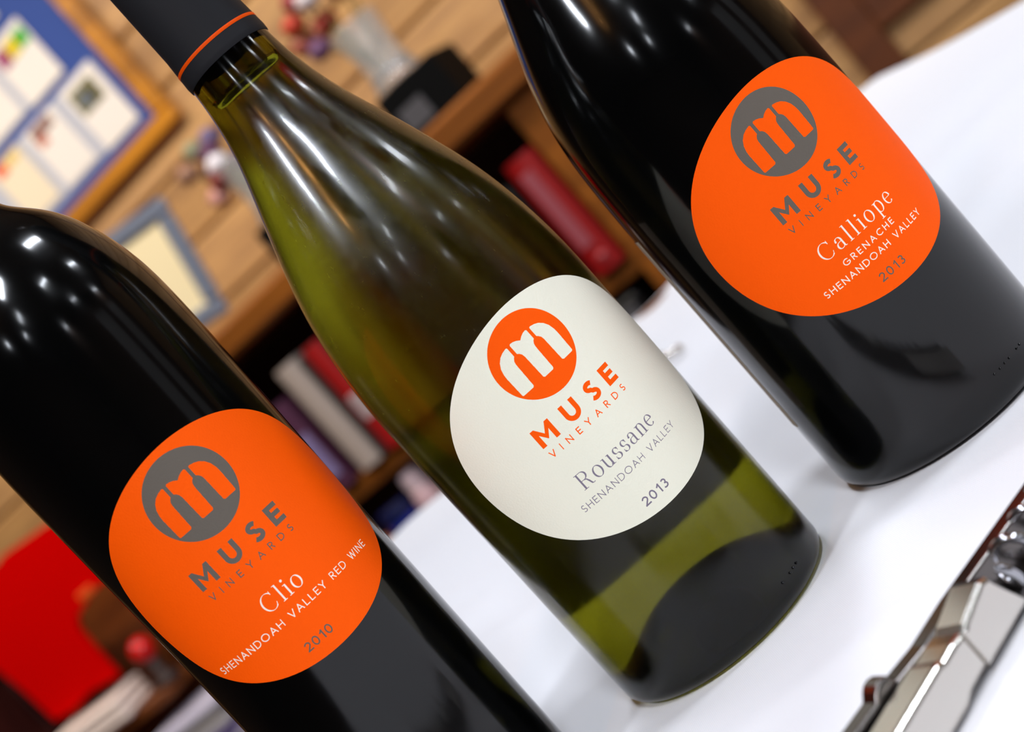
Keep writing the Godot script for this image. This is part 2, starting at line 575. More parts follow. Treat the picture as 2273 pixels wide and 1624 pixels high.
func table() -> void:
	# corners of the table top, far left round to near left; the far right corner shows in the photograph
	var c := [Vector3(-0.19, 0, -1.115), Vector3(0.432, 0, -1.272), Vector3(0.70, 0, 0.55), Vector3(-0.24, 0, 0.62)]
	var t := thing("table", "table under the white cloth, its far end towards the wooden wall", "table")
	var top := MB.new()
	var poly := PackedVector2Array()
	var cen := Vector3(0.18, 0, -0.3)
	for p in c:
		var q: Vector3 = p.lerp(cen, 0.012)
		poly.append(Vector2(q.x, -q.z))
	top.prism(poly, -0.034, -0.004)
	top.move(Transform3D(Basis(Vector3.RIGHT, -PI / 2), Vector3.ZERO))
	obj("tabletop", top, M.case_wood, t)
	for p in c:
		var q: Vector3 = p.lerp(cen, 0.10)
		var leg := MB.new()
		leg.box(Vector3(q.x, (FLOOR_Y - 0.034) / 2, q.z), Vector3(0.045, -FLOOR_Y - 0.034, 0.045), 0.004)
		obj("leg", leg, M.case_wood, t)
	# cloth: a fine grid over the top that rounds over the edges and hangs down
	var cl := MB.new()
	var nu := 250
	var nv := 480
	var P := []
	for j in nv + 1:
		# outside 0..1 the cloth hangs
		var fv := -0.16 + 1.16 * pow(float(j) / nv, 0.75)
		var row := []
		for i in nu + 1:
			var fu := -0.22 + 1.44 * float(i) / nu
			var cu := clampf(fu, 0, 1)
			var cv := clampf(fv, 0, 1)
			var q: Vector3 = (c[0] as Vector3).lerp(c[1], cu).lerp((c[3] as Vector3).lerp(c[2], cu), cv)
			var over := Vector2(fu - cu, (fv - cv) * 1.6)
			var dist := over.length() * 0.75
			var drop := maxf(0.0, dist)
			var side: Vector3 = ((c[1] as Vector3) - c[0]).normalized() * over.x + ((c[3] as Vector3) - c[0]).normalized() * over.y
			if drop > 0.0:
				side = side.normalized()
				var along := q.x * 9.0 + q.z * 14.0
				var bulge := 0.006 * (1.0 - exp(-drop / 0.01)) + drop * (0.10 + 0.06 * sin(along * 1.7) + 0.04 * sin(along * 4.1))
				q += side * bulge
			var edge := minf(minf(cu, 1.0 - cu) * 0.62, cv * 1.7)
			q.y = cloth_height(q.x, q.z) - maxf(0.0, drop - 0.0015)
			if fv < 0.10:
				q.y += 0.004 * sin(q.x * 34.0 + 0.6) * smoothstep(0.10, 0.0, fv) * (1.0 if drop <= 0.0 else exp(-drop / 0.02))
			row.append(q)
		P.append(row)
	var N := []
	for j in nv + 1:
		var row := []
		for i in nu + 1:
			var dx: Vector3 = P[j][mini(i + 1, nu)] - P[j][maxi(i - 1, 0)]
			var dz: Vector3 = P[mini(j + 1, nv)][i] - P[maxi(j - 1, 0)][i]
			row.append(dz.cross(dx).normalized())
		N.append(row)
	for j in nv:
		for i in nu:
			cl.tri(P[j][i], P[j][i + 1], P[j + 1][i + 1], N[j][i], N[j][i + 1], N[j + 1][i + 1])
			cl.tri(P[j][i], P[j + 1][i + 1], P[j + 1][i], N[j][i], N[j + 1][i + 1], N[j + 1][i])
	var o := obj("tablecloth", cl, M.cloth)
	tag(o, "white woven tablecloth spread under the three bottles", "tablecloth")
	# a small curl of foil lying on the cloth behind the bottles
	var f := MB.new()
	var a := []
	for i in 14:
		var q := i / 13.0 * 4.2
		a.append(Vector3(0.012 * cos(q), 0.004 + 0.0035 * sin(q * 0.5), 0.011 * sin(q)))
	f.tube(a, 0.0030, 8)
	var s := obj("foil_curl", f, M.nickel)
	s.position = Vector3(0.080, 0.001, -0.858)
	s.scale = Vector3(0.6, 0.9, 0.6)
	tag(s, "small silvery foil curl lying on the cloth between two bottles", "foil scrap")


# ------------------------------------------------------------------ bottles
const BOTTLES := [Vector3(-0.09784, 0, -0.41611), Vector3(-0.00238, 0, -0.43321), Vector3(0.09907, 0, -0.44456)]

func smooth_profile(p: Array, reach := 4) -> Array:
	# (height, radius) pairs, resampled finely and smoothed; given back as (radius, height)
	var lo: float = p[0].x
	var hi: float = p[-1].x
	var n := int((hi - lo) / 0.0012)
	var r := PackedFloat32Array()
	for i in n + 1:
		var y := lerpf(lo, hi, float(i) / n)
		for k in p.size() - 1:
			if y <= p[k + 1].x + 1e-9:
				r.append(lerpf(p[k].y, p[k + 1].y, (y - p[k].x) / (p[k + 1].x - p[k].x)))
				break
	for go in 3:
		var q := r.duplicate()
		for i in r.size():
			var sum := 0.0
			for k in range(-reach, reach + 1):
				sum += q[clampi(i + k, 0, r.size() - 1)]
			r[i] = sum / (2.0 * reach + 1.0)
	var out := []
	for i in r.size():
		out.append(Vector2(r[i], lerpf(lo, hi, float(i) / n)))
	return out


func bottle_shape(side: Array, heel_r: float, top: float, punt: float) -> Array:
	# from the top of the punt down, round the heel and up the side
	var out := []
	var r0: float = side[0].x
	var h0: float = side[0].y
	var rest := r0 - heel_r * 1.15
	if punt < 0.026:
		out.append_array([Vector2(0.0, 0.0010), Vector2(rest * 0.5, 0.0010), Vector2(rest * 0.86, 0.0008)])
	else:
		for i in 12:
			var a := PI / 2 * i / 12.0
			out.append(Vector2(rest * 0.86 * sin(a), 0.0016 + punt * (cos(a) if i < 11 else 0.05)))
	out.append(Vector2(rest * 0.93, 0.0))
	for i in 9:
		var a := PI / 2 * i / 8.0
		out.append(Vector2(rest + (r0 - rest) * sin(a), h0 - h0 * cos(a)))
	for i in range(1, side.size()):
		out.append(side[i])
	# finish: lip ring
	out.append_array([Vector2(0.0140, top - 0.018), Vector2(0.0150, top - 0.017), Vector2(0.0152, top - 0.008), Vector2(0.0142, top - 0.006), Vector2(0.0140, top - 0.001), Vector2(0.013, top), Vector2(0.0, top)])
	return out


func radius_at(side: Array, y: float) -> float:
	for i in side.size() - 1:
		if y <= side[i + 1].y:
			return lerpf(side[i].x, side[i + 1].x, clampf((y - side[i].y) / maxf(side[i + 1].y - side[i].y, 1e-6), 0, 1))
	return side[-1].x


func on_glass(side: Array, u: float, y: float, lift: float, r_ref: float) -> Vector3:
	var r := radius_at(side, y) + lift
	var a := u / r_ref
	return Vector3(sin(a) * r, y, cos(a) * r)


func label_patch(side: Array, turn: float, y_base: float, r_ref: float) -> MB:
	# rounded front label: u0, half width and v range in metres from the centre of its lettering
	var mb := MB.new()
	var rings := 40
	var seg := 140
	var P := []
	for k in rings + 1:
		var row := []
		for j in seg:
			var a := TAU * j / seg
			var e := 2.0 / (1.92 if sin(a) > 0 else 2.03)
			var cu := pow(absf(cos(a)), e) * signf(cos(a)) * LAB_HW
			var cv := pow(absf(sin(a)), e) * signf(sin(a)) * (LAB_TOP - LAB_BOT) / 2
			var f := float(k) / rings
			var u := LAB_U0 + cu * f
			var v := (LAB_TOP + LAB_BOT) / 2 + cv * f
			var pos := on_glass(side, u + turn, y_base + v, 0.00016, r_ref)
			var nn := Vector3(pos.x, 0, pos.z).normalized()
			row.append([pos, nn, Vector2((u - LAB_U0) / (2 * LAB_HW) * 0.98 + 0.5, 0.5 - (v - (LAB_TOP + LAB_BOT) / 2) / (2 * LAB_HW) * 0.98), u, v])
		P.append(row)
	for k in rings:
		for j in seg:
			var q := (j + 1) % seg
			var A: Array = P[k][j]
			var B: Array = P[k][q]
			var C: Array = P[k + 1][q]
			var D: Array = P[k + 1][j]
			if k > 0:
				mb.tri(A[0], B[0], C[0], A[1], B[1], C[1], A[2], B[2], C[2])
			mb.tri(A[0], C[0], D[0], A[1], C[1], D[1], A[2], C[2], D[2])
	# cut edge of the paper
	for j in seg:
		var q := (j + 1) % seg
		var A: Array = P[rings][j]
		var B: Array = P[rings][q]
		var mid: Vector3 = (P[0][0][0])
		var A2 := on_glass(side, A[3] + turn, y_base + A[4], 0.00001, r_ref)
		var B2 := on_glass(side, B[3] + turn, y_base + B[4], 0.00001, r_ref)
		var nn: Vector3 = ((A[0] as Vector3) - mid).normalized()
		mb.tri(A[0], B[0], B2, nn, nn, nn, A[2], B[2], B[2])
		mb.tri(A[0], B2, A2, nn, nn, nn, A[2], B[2], A[2])
	return mb


const LAB_HW := 0.0455
const LAB_U0 := 0.0038
const LAB_TOP := 0.0384
const LAB_BOT := -0.0366


func back_patch(side: Array, y0: float, y1: float, half: float) -> MB:
	var mb := MB.new()
	var nu := 48
	var ny := 4
	for lift: float in [0.00002, 0.0002]:
		for i in nu:
			for j in ny:
				var a0 := PI - half + 2 * half * i / nu
				var a1 := PI - half + 2 * half * (i + 1) / nu
				var h0 := lerpf(y0, y1, float(j) / ny)
				var h1 := lerpf(y0, y1, float(j + 1) / ny)
				var r0 := radius_at(side, h0) + lift
				var r1 := radius_at(side, h1) + lift
				var d0 := Vector3(sin(a0), 0, cos(a0))
				var d1 := Vector3(sin(a1), 0, cos(a1))
				var sg := 1.0 if lift > 0.0001 else -1.0
				mb.tri(d0 * r0 + Vector3(0, h0, 0), d1 * r0 + Vector3(0, h0, 0), d1 * r1 + Vector3(0, h1, 0), d0 * sg, d1 * sg, d1 * sg)
				mb.tri(d0 * r0 + Vector3(0, h0, 0), d1 * r1 + Vector3(0, h1, 0), d0 * r1 + Vector3(0, h1, 0), d0 * sg, d1 * sg, d0 * sg)
	for e in [[PI - half, -1.0], [PI + half, 1.0]]:
		var d := Vector3(sin(e[0]), 0, cos(e[0]))
		var nn: Vector3 = Vector3(cos(e[0]), 0, -sin(e[0])) * float(e[1])
		var ra := radius_at(side, y0)
		var rb := radius_at(side, y1)
		mb.flat([d * (ra + 0.00002) + Vector3(0, y0, 0), d * (ra + 0.0002) + Vector3(0, y0, 0), d * (rb + 0.0002) + Vector3(0, y1, 0), d * (rb + 0.00002) + Vector3(0, y1, 0)], nn)
	return mb


func make_bottle(i: int, label: String, sidep: Array, heel: float, top: float, punt: float, glass: Material, see_through: bool, paper: Color, ink: Array, turn: float, y_base: float, r_ref: float, back: Array) -> Node3D:
	var side := smooth_profile(sidep, 2 if i == 0 else 4)
	var b := thing("wine_bottle", label, "wine bottle", "wine bottles on the white cloth")
	b.position = BOTTLES[i]
	var shape := bottle_shape(side, heel, top, punt)
	var mb := MB.new()
	mb.lathe(shape, 160)
	if see_through:
		# the air above the wine: an inner wall facing inwards
		mb.lathe([Vector2(0.0, top - 0.004), Vector2(0.0092, top - 0.004), Vector2(0.0095, 0.2280), Vector2(0.0092, 0.2262), Vector2(0.0084, 0.2248), Vector2(0.0070, 0.2242), Vector2(0.0, 0.2240)], 48)
	obj("bottle_glass", mb, glass, b)
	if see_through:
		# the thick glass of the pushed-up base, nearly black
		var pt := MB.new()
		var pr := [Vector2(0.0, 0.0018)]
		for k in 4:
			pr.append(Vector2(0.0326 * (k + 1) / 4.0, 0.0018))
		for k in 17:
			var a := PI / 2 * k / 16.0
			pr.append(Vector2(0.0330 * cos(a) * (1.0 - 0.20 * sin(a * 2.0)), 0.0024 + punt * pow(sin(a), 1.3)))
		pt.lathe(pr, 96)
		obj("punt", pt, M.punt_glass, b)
	var lm := label_material(i, paper, ink)
	obj("front_label", label_patch(side, turn, y_base, r_ref), lm, b)
	obj("back_label", back_patch(side, back[0], back[1], back[2]), M.paper_back, b)
	# capsule over the neck, with its stripe
	var cap := MB.new()
	var y0 := 0.2348 if i == 1 else (0.262 if i == 0 else 0.2345)
	var rc := radius_at(side, y0) + 0.0004
	cap.lathe([Vector2(rc - 0.0003, y0), Vector2(rc, y0 + 0.0001), Vector2(rc + 0.00015, y0 + 0.002), Vector2(0.0149, y0 + 0.012), Vector2(0.0148, top - 0.020), Vector2(0.0156, top - 0.018), Vector2(0.0157, top - 0.007), Vector2(0.0147, top - 0.005), Vector2(0.0145, top + 0.0002), Vector2(0.0135, top + 0.0008), Vector2(0.0, top + 0.0008)], 96)
	obj("capsule", cap, M.capsule, b)
	var st := MB.new()
	var ys := y0 + 0.0058
	var rs := lerpf(rc + 0.00015, 0.0149, (ys - y0 - 0.002) / 0.010)
	st.lathe([Vector2(rs - 0.0001, ys - 0.0006), Vector2(rs + 0.0001, ys - 0.0005), Vector2(rs + 0.0001, ys + 0.0005), Vector2(rs - 0.0001, ys + 0.0006)], 96)
	obj("capsule_stripe", st, M.stripe, b)
	return b


func mould_dots(b: Node3D, side_r: float, spots: Array, m: Material) -> void:
	for p in spots:
		var d := MB.new()
		var a: float = p[0] / side_r
		d.ball(Vector3(sin(a) * side_r, p[1], cos(a) * side_r), Vector3(0.00042, 0.00042, 0.00042), 10)
		obj("mould_dot", d, m, b)


func bottles() -> void:
	var orange := Color(1.0, 0.352, 0.0)
	var grey := Color(0.40, 0.375, 0.345)
	var pale := Color(0.97, 0.92, 0.88)
	var cream := Color(0.935, 0.93, 0.855)
	var plum := Color(0.50, 0.47, 0.53)
	# heights and radii read off the outlines
	var bordeaux := [Vector2(0.004, 0.0346), Vector2(0.06, 0.0349), Vector2(0.111, 0.0353), Vector2(0.147, 0.0360), Vector2(0.178, 0.0365), Vector2(0.192, 0.0364), Vector2(0.2, 0.0361), Vector2(0.2075, 0.0354), Vector2(0.2172, 0.0334), Vector2(0.2258, 0.0304), Vector2(0.2336, 0.0266), Vector2(0.2396, 0.0212), Vector2(0.2446, 0.0156), Vector2(0.250, 0.0142), Vector2(0.27, 0.0141), Vector2(0.30, 0.0140)]
	var burgundy := [Vector2(0.005, 0.0405), Vector2(0.06, 0.0406), Vector2(0.11, 0.0407), Vector2(0.125, 0.0406), Vector2(0.1305, 0.0403), Vector2(0.142, 0.03915), Vector2(0.147, 0.0385), Vector2(0.1595, 0.0362), Vector2(0.171, 0.0329), Vector2(0.183, 0.0288), Vector2(0.1915, 0.0260), Vector2(0.2012, 0.0221), Vector2(0.2123, 0.0184), Vector2(0.2245, 0.0159), Vector2(0.2345, 0.0148), Vector2(0.27, 0.0141), Vector2(0.29, 0.0140)]
	var rhone := [Vector2(0.005, 0.0424), Vector2(0.06, 0.0424), Vector2(0.11, 0.0424), Vector2(0.131, 0.0419), Vector2(0.1376, 0.0416), Vector2(0.151, 0.0402), Vector2(0.166, 0.0366), Vector2(0.178, 0.0321), Vector2(0.1965, 0.0246), Vector2(0.21, 0.0197), Vector2(0.224, 0.0162), Vector2(0.2345, 0.0148), Vector2(0.27, 0.0141), Vector2(0.29, 0.0140)]
	var b := make_bottle(0, "dark wine bottle with high rounded shoulders and orange label, leftmost of the three bottles", bordeaux, 0.004, 0.318, 0.022, M.dark_glass, false, orange, [grey, pale, grey], 0.0080, 0.1222, 0.0357, [0.06, 0.14, 1.2])
	b.rotation.z = deg_to_rad(-0.55)
	b.position += Vector3(-0.0012, 0.0, 0.0)
	b = make_bottle(1, "olive green white wine bottle with cream label, between the two dark bottles", burgundy, 0.005, 0.305, 0.0205, M.green_glass, true, cream, [orange, plum, plum], 0.0090, 0.0869, 0.0405, [0.0285, 0.112, 1.35])
	mould_dots(b, 0.0407, [[0.0205, 0.0085], [0.0249, 0.0085], [0.0271, 0.0086], [0.0293, 0.0086]], M.dark_glass)
	b = make_bottle(2, "dark wine bottle with sloping shoulders and orange label, rightmost of the three bottles", rhone, 0.005, 0.305, 0.030, M.dark_glass, false, orange, [grey, pale, grey], 0.0041, 0.0874, 0.0424, [0.0286, 0.109, 1.62])
	mould_dots(b, 0.0425, [[0.0075, 0.0112], [0.0101, 0.0112], [0.0125, 0.0113], [0.0148, 0.0113], [0.0192, 0.0114], [0.0212, 0.0115], [0.0263, 0.0116]], M.dark_glass)


# ------------------------------------------------------------------ label print
const TEX := 2048

class Print:
	# draws filled shapes into an image whose pixels are laid out in metres round the centre of the lettering
	var im: Image
	var x0: float
	var y0: float
	var k: float

	func px(p: Vector2) -> Vector2:
		return Vector2((p.x - x0) * k, (y0 - p.y) * k)

	func fill(polys: Array, c: Color) -> void:
		# even-odd scan lines, polygons in metres
		var edges := []
		var lo := 1e9
		var hi := -1e9
		for poly in polys:
			for i in poly.size():
				var a := px(poly[i])
				var b := px(poly[(i + 1) % poly.size()])
				if a.y == b.y:
					continue
				edges.append([minf(a.y, b.y), maxf(a.y, b.y), a, b])
				lo = minf(lo, minf(a.y, b.y))
				hi = maxf(hi, maxf(a.y, b.y))
		for y in range(maxi(0, int(lo)), mini(im.get_height() - 1, int(hi) + 1) + 1):
			var yc := y + 0.5
			var xs := PackedFloat32Array()
			for e in edges:
				if yc >= e[0] and yc < e[1]:
					var a: Vector2 = e[2]
					var b: Vector2 = e[3]
					xs.append(a.x + (b.x - a.x) * (yc - a.y) / (b.y - a.y))
			xs.sort()
			for i in range(0, xs.size() - 1, 2):
				var a := int(round(xs[i]))
				var b := int(round(xs[i + 1]))
				if b > a:
					im.fill_rect(Rect2i(a, y, b - a, 1), c)

	func stroke(pts: Array, w: float, hair: float, c: Color) -> void:
		# a pen line: w wide where it runs up and down, hair wide where it runs across
		for i in pts.size() - 1:
			var a: Vector2 = pts[i]
			var b: Vector2 = pts[i + 1]
			if a.distance_to(b) < 1e-9:
				continue
			var wa := pen(pts, i, w, hair)
			var wb := pen(pts, i + 1, w, hair)
			var na := norm_at(pts, i)
			var nb := norm_at(pts, i + 1)
			fill([[a + na * wa / 2, b + nb * wb / 2, b - nb * wb / 2, a - na * wa / 2]], c)

	func norm_at(pts: Array, i: int) -> Vector2:
		var t: Vector2 = (pts[mini(i + 1, pts.size() - 1)] - pts[maxi(i - 1, 0)]).normalized()
		return Vector2(-t.y, t.x)

	func pen(pts: Array, i: int, w: float, hair: float) -> float:
		var t: Vector2 = (pts[mini(i + 1, pts.size() - 1)] - pts[maxi(i - 1, 0)]).normalized()
		return hair + (w - hair) * pow(absf(t.y), 1.6)


func arc(cx: float, cy: float, rx: float, ry: float, d0: float, d1: float, k := 28) -> Array:
	var out := []
	for i in k + 1:
		var a := deg_to_rad(lerpf(d0, d1, float(i) / k))
		out.append(Vector2(cx + rx * cos(a), cy + ry * sin(a)))
	return out


func sans(ch: String) -> Array:
	# [advance width, strokes] of plain capitals and figures, one unit high
	var L := func(a: float, b: float, c: float, d: float) -> Array: return [Vector2(a, b), Vector2(c, d)]
	match ch:
		"A": return [0.80, [L.call(0.0, 0, 0.40, 1), L.call(0.40, 1, 0.80, 0), L.call(0.15, 0.33, 0.65, 0.33)]]
		"C": return [0.82, [arc(0.50, 0.5, 0.50, 0.5, 45, 315)]]
		"D": return [0.78, [L.call(0, 0, 0, 1), L.call(0, 1, 0.3, 1), L.call(0, 0, 0.3, 0), arc(0.28, 0.5, 0.5, 0.5, -90, 90)]]
		"E": return [0.50, [L.call(0, 0, 0, 1), L.call(0, 1, 0.5, 1), L.call(0, 0.52, 0.46, 0.52), L.call(0, 0, 0.5, 0)]]
		"G": return [0.90, [arc(0.50, 0.5, 0.50, 0.5, 48, 330), L.call(0.93, 0.25, 0.93, 0.48), L.call(0.93, 0.48, 0.56, 0.48)]]
		"H": return [0.70, [L.call(0, 0, 0, 1), L.call(0.70, 0, 0.70, 1), L.call(0, 0.52, 0.70, 0.52)]]
		"I": return [0.0, [L.call(0, 0, 0, 1)]]
		"L": return [0.48, [L.call(0, 0, 0, 1), L.call(0, 0, 0.48, 0)]]
		"M": return [0.92, [L.call(0, 0, 0, 1), L.call(0, 1, 0.46, 0.15), L.call(0.46, 0.15, 0.92, 1), L.call(0.92, 1, 0.92, 0)]]
		"N": return [0.74, [L.call(0, 0, 0, 1), L.call(0, 1, 0.74, 0), L.call(0.74, 0, 0.74, 1)]]
		"O": return [1.0, [arc(0.5, 0.5, 0.5, 0.5, 0, 360, 40)]]
		"R": return [0.56, [L.call(0, 0, 0, 1), L.call(0, 1, 0.28, 1), arc(0.28, 0.74, 0.25, 0.26, -90, 90), L.call(0, 0.48, 0.28, 0.48), L.call(0.24, 0.48, 0.56, 0)]]
		"S": return [0.52, [arc(0.27, 0.74, 0.235, 0.26, 35, 270, 20) + arc(0.26, 0.245, 0.26, 0.245, 90, -145, 20)]]
		"U": return [0.68, [[Vector2(0, 1), Vector2(0, 0.34)] + arc(0.34, 0.34, 0.34, 0.34, 180, 360) + [Vector2(0.68, 1)]]]
		"V": return [0.74, [L.call(0, 1, 0.37, 0), L.call(0.37, 0, 0.74, 1)]]
		"W": return [1.10, [L.call(0, 1, 0.28, 0), L.call(0.28, 0, 0.55, 1), L.call(0.55, 1, 0.82, 0), L.call(0.82, 0, 1.10, 1)]]
		"Y": return [0.70, [L.call(0, 1, 0.35, 0.45), L.call(0.70, 1, 0.35, 0.45), L.call(0.35, 0.45, 0.35, 0)]]
		"0": return [0.60, [arc(0.30, 0.5, 0.30, 0.5, 0, 360, 36)]]
		"1": return [0.32, [L.call(0.30, 0, 0.30, 1), L.call(0.30, 1, 0.06, 0.78)]]
		"2": return [0.56, [arc(0.28, 0.71, 0.27, 0.29, 165, -35, 20) + [Vector2(0.02, 0.0)], L.call(0.02, 0, 0.58, 0)]]
		"3": return [0.54, [arc(0.25, 0.75, 0.24, 0.25, 140, -90, 20), arc(0.25, 0.26, 0.28, 0.26, 90, -145, 22)]]
	return [0.35, []]


func serif(ch: String) -> Array:
	# high-contrast roman letters, x-height 1, capitals 1.46; [advance, strokes with swelling pen, hairlines, dots]
	var L := func(a: float, b: float, c: float, d: float) -> Array: return [Vector2(a, b), Vector2(c, d)]
	match ch:
		"C": return [1.28, [arc(0.68, 0.73, 0.60, 0.73, 48, 312, 36)], [L.call(1.12, 1.10, 1.12, 1.44), L.call(1.08, 1.27, 1.12, 1.10), L.call(1.16, 0.40, 1.07, 0.20)], []]
		"R": return [1.28, [L.call(0.24, 0, 0.24, 1.44), arc(0.58, 1.08, 0.38, 0.36, -90, 90), [Vector2(0.55, 0.70), Vector2(0.74, 0.66), Vector2(0.86, 0.40), Vector2(0.96, 0.08), Vector2(1.10, 0.0), Vector2(1.22, 0.06)]], [L.call(0.02, 0.0, 0.48, 0.0), L.call(0.02, 1.44, 0.60, 1.44), L.call(0.24, 0.72, 0.62, 0.72)], []]
		"a": return [0.86, [arc(0.38, 0.70, 0.26, 0.30, 150, 0, 18) + [Vector2(0.64, 0.55), Vector2(0.64, 0.20)] + arc(0.78, 0.16, 0.14, 0.15, 190, 290, 8), arc(0.34, 0.28, 0.24, 0.28, 90, 270, 20)], [L.call(0.34, 0.56, 0.64, 0.60), [Vector2(0.34, 0.0), Vector2(0.50, 0.03), Vector2(0.64, 0.18)]], [[0.15, 0.76, 0.09]]]
		"e": return [0.86, [arc(0.45, 0.50, 0.36, 0.50, 8, 318, 36)], [L.call(0.10, 0.56, 0.80, 0.56)], []]
		"i": return [0.46, [L.call(0.24, 0, 0.24, 1.0)], [L.call(0.04, 0, 0.44, 0), L.call(0.04, 0.97, 0.24, 0.97)], [[0.22, 1.36, 0.11]]]
		"l": return [0.46, [L.call(0.24, 0, 0.24, 1.52)], [L.call(0.04, 0, 0.44, 0), L.call(0.04, 1.49, 0.24, 1.49)], []]
		"n": return [1.02, [L.call(0.24, 0, 0.24, 1.0), arc(0.50, 0.66, 0.28, 0.34, 150, 0, 16) + [Vector2(0.78, 0.0)]], [L.call(0.04, 0, 0.44, 0), L.call(0.58, 0, 0.98, 0), L.call(0.04, 0.97, 0.24, 0.97)], []]
		"o": return [0.94, [arc(0.46, 0.50, 0.38, 0.51, 0, 360, 44)], [], []]
		"p": return [1.00, [L.call(0.24, -0.48, 0.24, 1.0), arc(0.52, 0.50, 0.36, 0.51, 140, -140, 30)], [L.call(0.04, -0.48, 0.44, -0.48), L.call(0.04, 0.97, 0.24, 0.97)], []]
		"s": return [0.74, [arc(0.36, 0.74, 0.23, 0.26, 25, 255, 18) + arc(0.36, 0.255, 0.26, 0.255, 75, -155, 18)], [L.call(0.585, 0.70, 0.585, 0.98), L.call(0.11, 0.02, 0.11, 0.32)], []]
		"u": return [1.00, [[Vector2(0.22, 1.0), Vector2(0.22, 0.34)] + arc(0.48, 0.34, 0.26, 0.34, 180, 330, 16), L.call(0.76, 0.0, 0.76, 1.0)], [L.call(0.02, 0.97, 0.22, 0.97), L.call(0.58, 0.97, 0.76, 0.97), L.call(0.76, 0.02, 0.96, 0.02), L.call(0.70, 0.16, 0.76, 0.24)], []]
	return [0.5, [], [], []]


func write_sans(p: Print, text: String, xa: float, xb: float, base: float, h: float, w: float, c: Color) -> void:
	# spaced so that the ink runs from xa to xb
	var ink := 0.0
	for ch in text:
		ink += sans(ch)[0] * h
	var gap := (xb - xa - w - ink) / (text.length() - 1)
	var x := xa + w / 2
	for ch in text:
		var g := sans(ch)
		for s in g[1]:
			var q := []
			for v in s:
				q.append(Vector2(x + v.x * h, base + w / 2 + v.y * (h - w)))
			if q.size() == 2:   # straight bars end square at the cap lines
				var t: Vector2 = (q[1] - q[0]).normalized()
				if absf(t.x) > 0.2 and absf(t.y) > 0.2:
					q[0] = q[0] + t * (w / 2) * (1.0 if false else -1.0) * 0.9
					q[1] = q[1] + t * (w / 2) * 0.9
				else:
					q[0] = q[0] - t * w / 2
					q[1] = q[1] + t * w / 2
			p.stroke(q, w, w, c)
		x += g[0] * h + gap


func write_serif(p: Print, text: String, xa: float, xb: float, base: float, xh: float, c: Color) -> void:
	var total := 0.0
	for ch in text:
		total += serif(ch)[0]
	var gap := (xb - xa - total * xh) / maxf(1.0, text.length() - 1)
	var x := xa
	for ch in text:
		var g := serif(ch)
		for s in g[1]:
			var q := []
			for v in s:
				q.append(Vector2(x + v.x * xh, base + v.y * xh))
			p.stroke(q, xh * 0.150, xh * 0.042, c)
		for s in g[2]:
			var q := []
			for v in s:
				q.append(Vector2(x + v.x * xh, base + v.y * xh))
			p.stroke(q, xh * 0.055, xh * 0.055, c)
		for d in g[3]:
			p.fill([arc(x + d[0] * xh, base + d[1] * xh, d[2] * xh, d[2] * xh, 0, 360, 24)], c)
		x += g[0] * xh + gap


func logo(p: Print, c: Color, bg: Color) -> void:
	var o := Vector2(0.0003, 0.0226)
	p.fill([arc(o.x, o.y, 0.01325, 0.01325, 0, 360, 120)], c)
	# an m whose gaps are two bottles: two end legs and a forked middle, mirrored about the centre
	var outer := [Vector2(-10.1, -7.0), Vector2(-9.8, -7.3), Vector2(-6.2, -7.3), Vector2(-5.75, -6.9), Vector2(-5.6, 0.9), Vector2(-5.4, 1.9), Vector2(-4.9, 2.6), Vector2(-4.45, 3.0), Vector2(-4.45, 6.1), Vector2(-4.8, 6.35), Vector2(-6.3, 6.0), Vector2(-7.6, 5.4), Vector2(-8.8, 4.3), Vector2(-9.7, 2.8), Vector2(-10.15, 1.0), Vector2(-10.25, -0.5)]
	for s in [-1.0, 1.0]:
		var q := []
		for v in outer:
			q.append(o + Vector2(v.x * s - 0.25, v.y) * 0.001)
		p.fill([q], bg)
	var half := [Vector2(0.0, -7.3), Vector2(-1.6, -7.3), Vector2(-2.0, -6.9), Vector2(-2.15, 0.9), Vector2(-2.35, 1.9), Vector2(-2.8, 2.6), Vector2(-3.35, 3.0), Vector2(-3.35, 6.2), Vector2(-3.0, 6.5), Vector2(-2.0, 6.35), Vector2(-1.0, 5.95), Vector2(0.0, 5.25)]
	var q := []
	for v in half:
		q.append(o + Vector2(v.x - 0.25, v.y) * 0.001)
	for i in range(half.size() - 2, 0, -1):
		q.append(o + Vector2(-half[i].x - 0.25, half[i].y) * 0.001)
	p.fill([q], bg)


var grain: NoiseTexture2D

